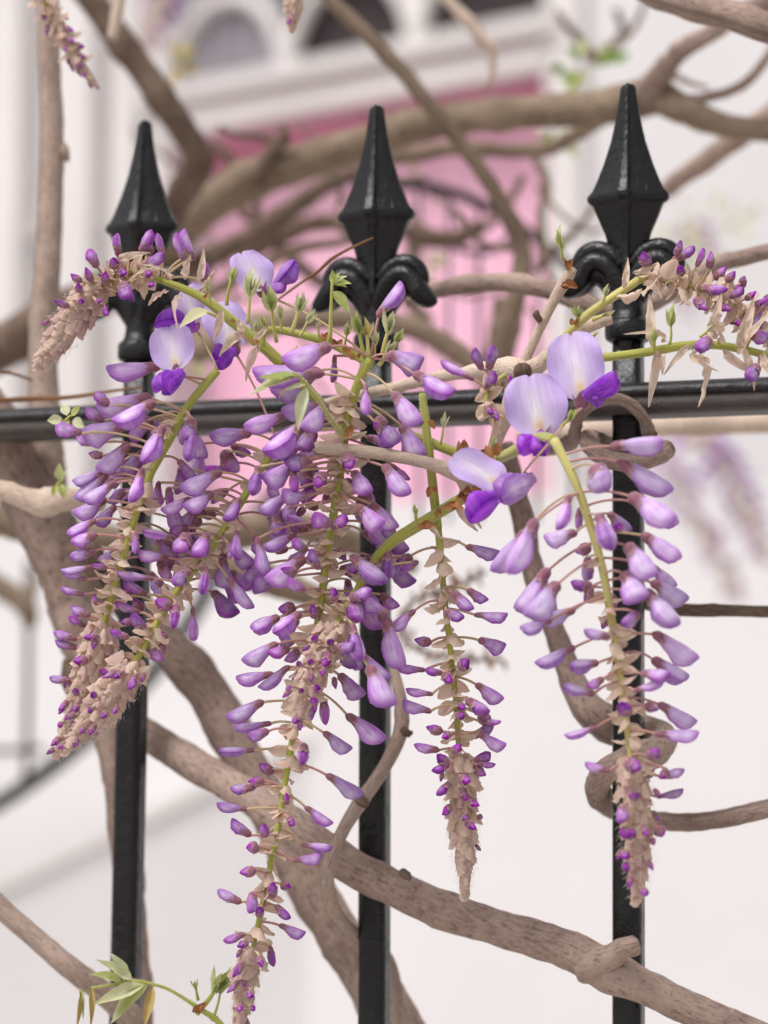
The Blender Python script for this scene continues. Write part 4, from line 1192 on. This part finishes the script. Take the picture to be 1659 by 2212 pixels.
for a in ((1100, 470, 1110, 350), (1010, 470, 980, 360), (930, 420, 760, 340), (700, 350, 760, 330), (1000, 540, 870, 590), (1080, 570, 1000, 600), (1180, 540, 1310, 410), (1180, 480, 1200, 390)):
    k, ox, oy = VIEW['H']
    b_, t_ = P(a[0] * k + ox, a[1] * k + oy, .99), P(a[2] * k + ox, a[3] * k + oy, .985)
    R0.bract(b_, t_ - b_, 52, me=random.choice(ME_BRACT[:3] + ME_STRAP))

R1 = Raceme('dense violet cluster hanging over the trunk from lilac florets to a beige tip', [(470, 800, 19, 1.0), (430, 846, 19, 1.0), (398, 890, 19, 1.0), (362, 958, 18, 1.0), (330, 1015, 18, 1.0), (300, 1090, 17, 1.0), (272, 1180, 16, 1.0), (248, 1262, 15, 1.0), (226, 1345, 14, 1.0), (202, 1425, 13, 1.0), (168, 1520, 10, 1.0), (126, 1624, 6, 1.0)], tone=0.35, pink=0.45)
R1.openflower(382, 800, 104, -14, [(392, 800, 352, 846, 62, 1, -.004), (372, 812, 330, 842, 34, 1, .002)], yaw=-8, pitch=-14, wide=0.98, d=-0.01)
R1.openflower(420, 700, 92, -28, [(428, 700, 334, 692, 52, 1, 0), (430, 706, 380, 712, 44, .6, .004)], yaw=-30, pitch=-24, wide=0.95, d=0.006, var=1)
R1.many('H', [(945, 990, 630, 1015, 130), (895, 1170, 575, 1240, 140, 'b'), (915, 1200, 680, 1330, 140, 'f'), (735, 1340, 480, 1395, 140), (1135, 1300, 1100, 1420, 90, 'f'), (645, 1220, 565, 1140, 80, 'b'), (612, 1310, 505, 1240, 75), (480, 1385, 325, 1330, 95)], 0.2)
R1.many('A', [(1060, 170, 930, 405, 125, 'f'), (840, 285, 635, 460, 132), (690, 450, 478, 545, 100, 'b'), (700, 485, 488, 645, 110, 'b'), (752, 535, 540, 655, 100), (690, 645, 480, 748, 100), (925, 445, 850, 662, 95, 'f'),
    (752, 690, 612, 805, 88), (620, 780, 436, 872, 90), (625, 870, 467, 935, 88), (615, 975, 452, 1022, 72), (600, 1080, 393, 1112, 60), (562, 1165, 400, 1120, 52), (692, 1088, 590, 1070, 45), (548, 1262, 390, 1225, 52),
    (875, 855, 882, 1005, 68, 'fv'), (805, 880, 770, 930, 50, 'b'), (785, 970, 640, 1052, 72, 'b'), (930, 330, 800, 475, 90, 'b'), (815, 590, 700, 672, 72, 'b'), (622, 285, 495, 240, 80, 'b'), (665, 362, 572, 352, 62, 'b'), (980, 120, 900, 200, 80, 'b'), (1225, 110, 1180, 290, 75, 'b'), (1262, 130, 1213, 395, 98, 'fv')], 0.6)
R1.many('D', [(582, 232, 455, 182, 70), (556, 302, 443, 238, 60), (498, 382, 345, 343, 56), (498, 442, 355, 403, 56), (637, 365, 545, 378, 56), (567, 515, 475, 532, 62), (458, 652, 320, 638, 62), (620, 160, 605, 100, 40), (465, 660, 410, 690, 36), (500, 745, 480, 700, 42, 'f'), (440, 785, 382, 850, 46), (500, 800, 485, 855, 44, 'f'), (400, 925, 378, 955, 36), (385, 1020, 335, 1080, 50), (440, 1050, 425, 1095, 40)], 0.9)
R1.bracts(0.30, 0.72, 28, 46, 0.9, 0.4)
R1.cone(0.66, 56, 60, 36, 0.2)

R1.fill(0.12, 0.55, 15, 90, 50, 80)
R2 = Raceme('second violet cluster slanting beside the dense one to a pinkish scaly tip', [(600, 960, 17, 1.012), (560, 1020, 17, 1.012), (520, 1085, 17, 1.01), (480, 1150, 17, 1.008), (425, 1222, 17, 1.004), (372, 1292, 17, 1.0), (340, 1345, 16, 0.997), (300, 1415, 15, 0.994), (255, 1480, 13, 0.992), (205, 1545, 10, 0.99), (150, 1610, 6, 0.99)], tone=0.25, pink=0.4)
R2.openflower(505, 752, 112, -12, [(512, 756, 458, 778, 44, 1, -.004), (506, 750, 472, 796, 40, 1, -.006)], yaw=24, pitch=-18, wide=0.95, d=0.012, var=2)
R2.many('A', [(1625, 215, 1358, 240, 132), (1175, 430, 1148, 610, 92, 'b'), (1432, 468, 1168, 585, 112, 'f'), (1090, 568, 1112, 695, 76), (1235, 640, 1048, 725, 92), (1382, 605, 1195, 705, 112, 'f'), (1030, 530, 1000, 705, 70, 'b'), (1557, 638, 1460, 785, 92, 'f'),
    (1285, 280, 1300, 490, 92, 'b'), (1450, 330, 1525, 480, 120, 'b'), (1500, 290, 1612, 362, 82, 'b'), (1135, 893, 918, 850, 74), (1120, 935, 972, 900, 62, 'b'), (1222, 828, 1098, 850, 66), (1217, 868, 1142, 990, 105, 'f'), (1347, 868, 1250, 1015, 122, 'f'), (1400, 738, 1305, 765, 60, 'b'), (1330, 720, 1180, 790, 90, 'b'),
    (1092, 1022, 888, 992, 74), (1135, 1062, 1035, 1055, 60, 'b'), (998, 1162, 748, 1118, 74), (952, 1265, 798, 1168, 74), (1227, 1105, 1118, 1195, 98, 'f'), (1342, 1085, 1308, 1260, 88, 'fv'), (1532, 850, 1538, 1035, 82, 'f'), (1480, 930, 1492, 1035, 46), (1478, 1155, 1636, 1355, 88), (1110, 1095, 1060, 1060, 50, 'b'), (1280, 760, 1250, 840, 80, 'b'), (1060, 1195, 1000, 1190, 50, 'b'), (1450, 1000, 1440, 1060, 60, 'b'), (1650, 880, 1668, 1010, 70)], 0.5)
R2.many('D', [(910, 212, 745, 148, 72), (925, 205, 858, 122, 72, 'b'), (850, 105, 788, 82, 70, 'b'), (938, 315, 848, 222, 78, 'f'), (850, 268, 782, 282, 60), (832, 372, 712, 335, 66), (1105, 178, 1000, 140, 88, 'f'), (1142, 155, 1122, 312, 88, 'fv'), (1250, 178, 1250, 398, 72, 'v'), (1085, 382, 1018, 342, 60), (1065, 425, 988, 522, 98), (785, 490, 698, 522, 52), (695, 602, 642, 590, 46, 'f'), (885, 608, 838, 712, 52, 'f'), (935, 590, 908, 652, 52), (780, 600, 740, 640, 46, 'f'), (720, 500, 690, 520, 50), (760, 590, 665, 640, 44, 'f'), (620, 750, 590, 740, 44, 'f'), (600, 830, 570, 860, 42, 'f'), (690, 850, 660, 900, 42, 'f'), (760, 820, 735, 870, 40)], 0.9)
R2.bracts(0.35, 0.8, 32, 46, 0.9, 0.4)
R2.cone(0.70, 62, 62, 42, 0.14)

R2.fill(0.0, 0.5, 17, 95, 46, 80)
R3 = Raceme('longest purple cluster hanging from the star of flower stalks beside the middle bar', [(800, 775, 24, 0.985), (783, 805, 22, 0.986), (762, 860, 21, 0.988), (746, 930, 20, 0.99), (738, 1000, 19, 0.992), (722, 1100, 19, 0.994), (706, 1200, 18, 0.996), (692, 1310, 17, 0.998), (672, 1430, 16, 1.0), (650, 1530, 16, 1.0), (632, 1600, 16, 1.0), (614, 1700, 15, 1.0), (600, 1790, 15, 1.0), (580, 1890, 14, 1.0), (562, 1975, 13, 1.0), (545, 2055, 11, 1.0), (530, 2130, 9, 1.0), (514, 2215, 6, 1.0)], tone=0.2, pink=0.6)
R3.openflower(566, 628, 96, -22, [(590, 624, 640, 566, 48, .5, 0), (574, 624, 620, 614, 30, .6, .002)], yaw=28, pitch=-10, wide=1.0, d=0.02, var=1)
R3.many('C', [(818, 690, 968, 495, 100), (535, 868, 255, 965, 145, 'f'), (490, 1030, 75, 1025, 140), (562, 920, 550, 1085, 58, 'b'), (872, 920, 1085, 965, 132), (1030, 1030, 1265, 1155, 132, 'f'), (742, 1098, 752, 1275, 82, 'fv'), (905, 1145, 1065, 1330, 122, 'f'), (470, 1010, 200, 1160, 150, 'b')], 0.0)
R3.many('B', [(512, 92, 262, 165, 122), (615, 150, 390, 325, 155, 'f'), (680, 180, 585, 300, 110), (720, 30, 485, 75, 140), (752, 25, 612, 180, 122, 'f'), (560, 160, 425, 245, 84, 'b'), (345, 392, 310, 565, 82, 'fv'), (565, 388, 370, 475, 112), (645, 352, 505, 385, 92, 'f'), (640, 395, 615, 505, 112, 'b'), (555, 422, 560, 545, 78, 'fv'), (722, 432, 700, 525, 92, 'f'), (532, 560, 355, 665, 112), (642, 580, 482, 550, 102, 'f'), (875, 330, 885, 415, 92, 'f'), (905, 425, 1005, 555, 115), (950, 560, 1025, 630, 102, 'b'), (1088, 388, 1235, 565, 122, 'f'), (1125, 380, 1242, 475, 54, 'b'), (935, 635, 1085, 745, 112, 'f'), (1015, 615, 1165, 765, 105), (985, 695, 1112, 845, 122, 'b'), (665, 752, 515, 685, 76), (640, 770, 530, 745, 70, 'b'), (772, 742, 662, 690, 92, 'f'), (782, 762, 872, 690, 78, 'f'), (460, 655, 462, 812, 84, 'b'), (570, 795, 375, 885, 88), (632, 892, 545, 830, 74, 'f'), (620, 940, 396, 1080, 130), (342, 815, 398, 1045, 92), (575, 1020, 475, 1000, 62, 'f'), (622, 1132, 515, 1068, 72, 'f'), (702, 1002, 652, 885, 58, 'f'), (565, 1235, 465, 1250, 82), (682, 1292, 658, 1215, 52, 'f'), (1045, 140, 1175, 260, 130, 'h'), (1090, 105, 1040, 180, 80), (1190, 150, 1318, 340, 135), (700, 640, 610, 600, 60, 'b'), (760, 550, 740, 620, 60, 'b'), (620, 640, 570, 690, 50, 'b'), (600, 740, 555, 780, 60, 'b'), (850, 480, 940, 520, 60, 'b'), (480, 460, 430, 530, 80, 'b'), (520, 880, 420, 900, 60, 'b'), (820, 880, 860, 960, 50, 'b')], 0.35)
R3.many('L', [(452, 90, 305, 152, 88), (562, 68, 425, 175, 102, 'f'), (442, 228, 264, 325, 92), (505, 255, 398, 282, 62, 'f'), (575, 240, 488, 325, 62, 'b'), (422, 385, 228, 412, 78), (503, 345, 352, 465, 74), (368, 528, 180, 620, 82), (412, 640, 213, 668, 56), (397, 680, 288, 715, 62), (325, 780, 136, 783, 56), (420, 895, 345, 855, 62), (375, 935, 290, 945, 46), (328, 972, 198, 985, 56), (284, 1085, 126, 1063, 52), (304, 1222, 196, 1148, 66), (378, 1228, 368, 1155, 62, 'f'), (345, 1278, 282, 1292, 62), (582, 745, 572, 855, 68, 'fv'), (698, 908, 884, 1015, 78), (588, 1075, 724, 1168, 62), (567, 1268, 728, 1288, 62), (528, 1352, 672, 1330, 56), (498, 1130, 530, 1175, 46), (330, 1400, 248, 1422, 62), (762, 388, 888, 505, 92), (803, 598, 998, 730, 98), (683, 688, 820, 782, 78), (680, 508, 695, 645, 62, 'v'), (612, 520, 605, 640, 52, 'b'), (490, 1060, 492, 1000, 40)], 0.85)
R3.many('G', [(1248, 532, 1126, 472, 58), (1312, 478, 1300, 592, 68, 'f'), (1345, 605, 1350, 552, 46, 'f'), (1412, 505, 1418, 425, 52), (1455, 435, 1508, 455, 62), (1428, 548, 1502, 620, 52), (1448, 650, 1580, 700, 62), (1268, 695, 1158, 735, 52), (1285, 735, 1232, 765, 46), (1398, 758, 1418, 862, 52), (1345, 808, 1355, 868, 42, 'f'), (1258, 848, 1208, 922, 42), (1238, 938, 1178, 1005, 38), (1300, 990, 1295, 1030, 36, 'f'), (1300, 1070, 1322, 1090, 34), (1240, 1060, 1242, 1100, 36, 'f')], 0.85)
R3.bracts(0.28, 0.5, 26, 50, 0.9, 0.4)
R3.bracts(0.50, 0.92, 26, 46, 0.8, 0.6)
R3.cone(0.88, 32, 70, 26, 0.12)

R3.fill(0.10, 0.44, 28, 125, 46, 82)
R3.bracts(0.05, 0.3, 30, 50, 1.0, 0.3)
R3b = Raceme('short cluster ending in a mauve scaly tip over the longest cluster', [(800, 1225, 18, 1.0), (770, 1275, 16, 0.994), (735, 1335, 15, 0.988), (705, 1395, 14, 0.984), (680, 1450, 12, 0.98), (655, 1510, 9, 0.98), (640, 1555, 6, 0.98)], tone=0.15, pink=0.5)
R3b.many('B', [(895, 925, 1100, 1085, 112, 'f'), (825, 1012, 950, 995, 92), (1110, 895, 1118, 1060, 122), (1258, 932, 1165, 965, 74), (1292, 958, 1188, 1012, 54), (1110, 1268, 962, 1178, 92), (888, 1175, 1018, 1128, 72, 'f'), (790, 1192, 802, 1115, 58, 'f'), (918, 1178, 928, 1318, 112), (1085, 1282, 1060, 1310, 60), (930, 1090, 1000, 1120, 60, 'b'), (960, 1150, 1060, 1220, 90, 'b')], 0.3)
R3b.many('L', [(915, 345, 1035, 555, 128, 'f'), (878, 285, 1022, 415, 74), (1000, 92, 1085, 355, 140, 'h'), (830, 125, 872, 315, 88, 'f'), (720, 225, 715, 210, 40, 'f'), (735, 250, 850, 240, 56, 'f'), (700, 270, 690, 350, 60), (770, 190, 760, 110, 90, 'b'), (560, 340, 545, 320, 34, 'fs'), (645, 475, 650, 440, 44, 'fs'), (635, 545, 630, 505, 44, 'fs'), (540, 610, 535, 640, 44, 'fs'), (640, 215, 632, 185, 40, 'fs'), (620, 330, 612, 310, 36, 'fs'), (500, 445, 498, 470, 32, 'fs'), (565, 480, 568, 460, 30, 'fs')], 0.4)
R3b.bracts(0.2, 0.7, 22, 48, 0.9, 0.3)
R3b.cone(0.40, 54, 52, 38, 0.2)

R4 = Raceme('slender cluster of small purple buds on straw bracts with a long pointed papery tip', [(946, 1140, 17, 1.0), (952, 1200, 15, 1.0), (958, 1270, 14, 1.0), (966, 1345, 13, 1.0), (976, 1430, 13, 1.0), (984, 1510, 12, 1.0), (990, 1600, 12, 1.0), (996, 1690, 10, 1.0), (1000, 1780, 8, 1.0), (1003, 1860, 6, 1.0), (1004, 1925, 4, 1.0)], tone=0.0, pink=0.2)
R4.many('E', [(38, 988, 232, 1035, 82)], 1.0)
R4.many('B', [(1500, 1140, 1610, 1250, 78), (1585, 1125, 1700, 1200, 60), (1240, 930, 1160, 985, 60, 'b')], 1.0)
R4.many('L', [(1155, 55, 1026, 155, 68), (1465, 78, 1636, 85, 54), (1312, 60, 1408, 100, 66, 'f'), (1486, 208, 1624, 248, 72), (1240, 220, 1152, 212, 58), (1385, 352, 1440, 318, 62), (1208, 365, 1058, 348, 56), (1300, 380, 1208, 365, 46), (1302, 382, 1348, 432, 58, 'f'), (1473, 438, 1610, 524, 72), (1248, 490, 1108, 468, 54), (1238, 580, 1092, 532, 64), (1422, 518, 1535, 588, 74), (1490, 590, 1552, 652, 62), (1488, 630, 1604, 635, 34), (1452, 712, 1566, 648, 52), (1488, 698, 1624, 764, 66), (1298, 682, 1212, 664, 58), (1280, 780, 1150, 758, 58), (1328, 852, 1268, 806, 58), (1332, 852, 1248, 892, 52), (1350, 792, 1400, 750, 52, 'f'), (1462, 842, 1550, 796, 62), (1458, 868, 1520, 915, 58), (1480, 850, 1574, 858, 34), (1370, 600, 1415, 600, 44, 'f'), (1335, 948, 1272, 1014, 58), (1388, 920, 1442, 948, 52, 'f'), (1428, 1028, 1484, 1074, 52), (1342, 1068, 1298, 1118, 46), (1340, 690, 1300, 720, 44), (1395, 540, 1400, 570, 40, 'f'), (1480, 1120, 1505, 1135, 34), (1405, 1120, 1420, 1140, 30, 'f'), (1420, 1150, 1470, 1190, 40)], 1.0)
R4.bracts(0.04, 0.2, 7, 54, 0.9, 0.8)
R4.bracts(0.2, 0.72, 26, 44, 0.9, 0.5)
R4.cone(0.62, 84, 54, 33, 0.07)

R5 = Raceme('pale lilac cluster of plump florets hanging before the coiled railing bar', [(1196, 948, 20, 0.945), (1215, 985, 21, 0.943), (1240, 1035, 20, 0.94), (1262, 1095, 20, 0.94), (1286, 1170, 19, 0.94), (1304, 1240, 18, 0.94), (1318, 1320, 18, 0.94), (1332, 1400, 17, 0.94), (1344, 1490, 16, 0.94), (1356, 1580, 15, 0.94), (1366, 1670, 13, 0.94), (1372, 1750, 12, 0.94), (1378, 1840, 9, 0.94), (1374, 1935, 6, 0.94)], RACHISP, tone=0.8, pink=0.85)
R5.openflower(1258, 862, 146, -12, [(1262, 858, 1336, 812, 58, 1, -.004), (1256, 858, 1310, 850, 44, .8, .002)], yaw=-12, pitch=-10, wide=0.86, d=0.03)
R5.openflower(1168, 944, 136, -8, [(1176, 936, 1122, 978, 46, 1, -.002), (1166, 930, 1172, 982, 48, 1, -.004)], yaw=6, pitch=-8, wide=1.02, d=0.022, var=1)
R5.openflower(1088, 1052, 128, -48, [(1088, 1056, 1010, 1122, 66, 1, 0), (1152, 1026, 1078, 1078, 74, .05, -.008)], yaw=38, pitch=-14, wide=0.8, d=0.028, var=2)
R5.many('E', [(895, 395, 1208, 368, 135), (935, 485, 1256, 668, 135), (1005, 685, 1275, 845, 150, 'f'), (1125, 760, 1285, 860, 105, 'b'), (800, 505, 865, 668, 160, 'fm'), (652, 685, 582, 888, 98), (712, 755, 700, 890, 74, 'b'), (690, 905, 500, 950, 105), (820, 795, 895, 1008, 135, 'f'), (880, 790, 1005, 895, 105, 'b'), (942, 895, 935, 850, 62, 'fs'), (1080, 918, 1308, 1062, 122), (985, 975, 1150, 1172, 142, 'f'), (1130, 1100, 1275, 1228, 104, 'b'), (965, 1145, 1090, 1305, 142, 'f'), (1135, 1198, 1345, 1312, 122), (450, 830, 290, 1155, 165, 'f'), (400, 890, 198, 1140, 130, 'b'), (770, 985, 690, 1030, 70, 'b'), (760, 1048, 748, 1195, 84, 'b'), (785, 1228, 658, 1205, 94)], 0.05)
R5.many('F', [(395, -60, 215, 185, 132, 'b'), (452, 20, 275, 222, 142, 'f'), (545, 175, 350, 235, 92), (410, 232, 236, 292, 84), (640, 40, 608, 135, 64), (950, 62, 1138, 268, 152, 'f'), (912, 190, 822, 268, 100, 'f'), (745, 328, 598, 300, 66), (1000, 308, 1248, 468, 112), (545, 388, 325, 495, 90), (680, 478, 515, 500, 94), (995, 458, 1188, 578, 114, 'b'), (930, 538, 1095, 552, 92, 'f'), (888, 642, 1064, 578, 62), (655, 662, 475, 608, 66), (712, 568, 618, 622, 56), (855, 775, 800, 705, 80, 'f'), (675, 848, 488, 905, 56), (950, 718, 1025, 755, 62), (1028, 715, 1240, 835, 104), (1015, 890, 1262, 890, 76), (970, 1025, 1035, 975, 74, 'f'), (745, 1102, 602, 1063, 58), (840, 1048, 925, 1095, 82, 'f'), (955, 1135, 1005, 1080, 62), (1035, 1135, 1180, 1098, 62), (1022, 1252, 1174, 1213, 58), (890, 1265, 915, 1225, 46, 'f'), (820, 1300, 815, 1402, 72, 'f'), (1000, 1440, 1052, 1482, 42), (860, 1490, 880, 1460, 44, 'f'), (820, 290, 800, 400, 50, 'b'), (730, 210, 710, 280, 60, 'b'), (770, 90, 760, 190, 60, 'b'), (1080, 1090, 1040, 1150, 50)], 0.6)
R5.many('X', [(1350, 1790, 1350, 1812, 24, 'f'), (1406, 1810, 1412, 1826, 20), (1366, 1795, 1364, 1806, 20, 'f'), (1350, 1840, 1352, 1856, 22, 'f'), (1352, 1868, 1352, 1880, 20, 'f'), (1392, 1920, 1394, 1936, 20, 'f'), (1424, 1785, 1432, 1806, 20)], 0)
R5.bracts(0.36, 0.75, 26, 44, 0.9, 0.5)
R5.cone(0.70, 60, 56, 36, 0.2)

R6 = Raceme('rising budding cluster with dark purple buds arching out past the tallest spear', [(1380, 604, 18, 1.0), (1412, 600, 16, 1.0), (1450, 608, 15, 1.0), (1490, 618, 14, 1.0), (1540, 635, 13, 1.0), (1590, 665, 12, 1.0), (1640, 700, 11, 1.0), (1720, 760, 9, 1.0)], RACHIS, tone=0.0, pink=0.1)
R6.many('J', [(962, 378, 932, 298, 78, 'f'), (1130, 325, 1162, 232, 48), (1128, 345, 1240, 272, 64), (1248, 385, 1292, 278, 54), (1322, 395, 1335, 296, 54), (1278, 508, 1425, 522, 68, 'f'), (1348, 455, 1424, 392, 56), (1418, 472, 1474, 412, 48), (1488, 502, 1540, 468, 48), (1438, 562, 1524, 508, 48), (1528, 572, 1594, 532, 42), (1238, 568, 1304, 640, 58, 'f'), (1368, 598, 1444, 642, 48, 'f'), (1370, 650, 1385, 672, 34, 'f'), (1478, 688, 1492, 725, 40), (1500, 480, 1530, 440, 44), (1580, 610, 1640, 580, 44), (1470, 520, 1500, 495, 40), (1440, 690, 1470, 720, 40), (1145, 420, 1150, 380, 56)], 0.8)
R6.bracts(0.02, 0.5, 36, 44, 1.0, 0.4)
R6.bracts(0.4, 1.0, 34, 46, 0.8, 0.6)
for a in ((830, 510, 850, 380), (800, 545, 890, 560), (880, 420, 1040, 380), (940, 490, 1080, 530), (1060, 450, 1130, 330), (900, 520, 1000, 560), (1160, 500, 1220, 580)):
    k, ox, oy = VIEW['J']
    b_, t_ = P(a[0] * k + ox, a[1] * k + oy, .99), P(a[2] * k + ox, a[3] * k + oy, .985)
    R6.bract(b_, t_ - b_, 52, me=random.choice(ME_BRACT[:3] + ME_STRAP))

R7 = Raceme('long green flower stalk with withered floppy bracts and few round buds above the rail', [(1240, 776, 18, 1.0), (1310, 771, 19, 0.995), (1400, 760, 20, 0.99), (1470, 748, 20, 0.99), (1540, 745, 19, 0.99), (1610, 756, 18, 0.99), (1680, 775, 17, 0.99), (1780, 805, 15, 0.99)], RACHIS, tone=0.1, pink=0.7)
R7.many('J', [(1328, 798, 1245, 865, 88, 'fm'), (1605, 955, 1535, 1035, 88, 'm'), (1640, 610, 1540, 735, 84), (1690, 560, 1620, 600, 70), (1545, 770, 1665, 800, 90), (1655, 640, 1600, 600, 50, 'b')], 0.0)
for a in ((1010, 880, 1030, 1050, 72), (1000, 830, 960, 690, 66), (1060, 820, 1025, 680, 60), (1240, 870, 1180, 940, 56), (1260, 890, 1410, 1045, 84), (1380, 830, 1390, 690, 72), (1360, 800, 1320, 620, 74), (1400, 870, 1520, 980, 66), (1480, 860, 1640, 950, 70), (1490, 850, 1560, 640, 84), (1520, 870, 1500, 730, 60), (1030, 890, 1070, 1000, 50), (1630, 880, 1659, 1020, 60), (1210, 850, 1110, 885, 50), (1300, 760, 1360, 860, 46)):
    k, ox, oy = VIEW['J']
    b_, t_ = P(a[0] * k + ox, a[1] * k + oy, .985), P(a[2] * k + ox, a[3] * k + oy, .975)
    R7.bract(b_, t_ - b_, a[4], me=random.choice(ME_STRAP))
sprout(R7.root, 1446, 745, 1453, 648, 0.98, 3, 'g', 52, 0.1, 7, .42)
sprout(R7.root, 1412, 762, 1414, 716, 0.98, 4, 'g', 26, 0.35, 10)
sprout(R7.root, 1512, 728, 1540, 705, 0.98, 3, 'p', 24, 0.25, 8)

R12 = Raceme('small nodding bud cluster hanging from the knobbly spur', [(1090, 810, 12, 1.02), (1062, 835, 11, 1.012), (1050, 860, 10, 1.008), (1058, 890, 9, 1.006), (1070, 912, 6, 1.006)], tone=0.0, pink=0.6)
R12.many('C', [(1385, 1065, 1188, 955, 66), (1475, 1005, 1502, 858, 82, 'f'), (1432, 1005, 1382, 880, 64, 'f'), (1458, 1115, 1515, 1020, 62, 'f'), (1610, 1105, 1600, 1040, 50), (1500, 1240, 1525, 1310, 40), (1460, 1230, 1500, 1270, 40)], 0.6)
R12.bracts(0.1, 1.0, 16, 46, 0.8, 0.7)

# clusters further back
def far_raceme(lbl, pts, n, size, d, tone=0.5, bm=None):
    r = Raceme(lbl, pts, tone=tone, pink=0.5, group='out of focus wisteria clusters', bractm=bm)
    for i in range(n):
        t = (i + random.random()) / n
        p, T = r.at(t)
        a = random.uniform(0, 6.28)
        out = RT * math.cos(a) + BK * math.sin(a)
        L = size * (1.1 - 0.6 * t) * PXM(d)
        b_ = p + out * L * 0.8
        X = (out + T * random.uniform(.1, .9)).normalized()
        M = mat_of(b_, X, UP, L, L * .5, L * .5)
        pm_, cm_ = random.choice(FL['large' if t < .5 else 'mid'])
        fo = obj('floret', pm_, r.root, M)
        fo.color = (1 - t * .6, 0, tone, 1)
        obj('calyx', cm_, fo, M)
        r.pedicel(fo, M, p, b_, 5 / d)
    return r
far_raceme('faint lilac cluster trailing below the tan stem in front of the white house', [(1480, 925, 6, 3.0), (1560, 1000, 6, 3.0), (1610, 1100, 5, 3.0), (1660, 1220, 5, 3.0)], 70, 36, 3.0, 0.7).bracts(0, 1, 30, 90)
far_raceme('faint mauve cluster trailing further down before the white wall', [(1430, 960, 6, 3.1), (1480, 1080, 6, 3.1), (1540, 1180, 5, 3.1), (1590, 1300, 5, 3.1)], 56, 34, 3.1, 0.7).bracts(0, 1, 26, 90)
far_raceme('hazy purple cluster behind the budding cluster and tallest spear', [(1470, 470, 6, 2.8), (1500, 540, 6, 2.8), (1490, 620, 5, 2.8), (1480, 690, 5, 2.8)], 26, 36, 2.8, 0.7)
far_raceme('hazy lilac cluster high in front of the grey fanlight curtain', [(330, -60, 6, 3.2), (345, 0, 6, 3.2), (330, 50, 5, 3.2), (320, 110, 5, 3.2)], 34, 34, 3.2, 1.0).bracts(0, 1, 26, 90)
R8 = Raceme('brownish budding cluster tip hanging down beside the pale upright stem', [(60, -60, 12, 1.12), (92, -5, 11, 1.12), (120, 50, 10, 1.12), (150, 105, 9, 1.12), (182, 150, 7, 1.12), (202, 180, 4, 1.12)], tone=0, pink=.4)
R8.bracts(0.1, .8, 24, 44)
R8.cone(0.3, 36, 46, 17, 0.35)
R9 = Raceme('pinkish scaly cluster tip dangling above the middle spear', [(634, -90, 10, 1.1), (640, -30, 9, 1.1), (634, 20, 7, 1.1), (630, 56, 4, 1.1)], tone=0, pink=.4)
R9.cone(0.1, 44, 46, 26, 0.1)
R10 = Raceme('dried brown seed cluster behind the slender bud cluster', [(1050, 1235, 8, 1.38), (980, 1270, 9, 1.38), (910, 1290, 9, 1.38), (868, 1330, 10, 1.38), (880, 1385, 9, 1.38), (960, 1420, 9, 1.38), (1085, 1425, 7, 1.38)], BARKD, bractm=ME_DRY, pink=0)
R10.bracts(0, 1, 46, 42, 0.9, 0.5)
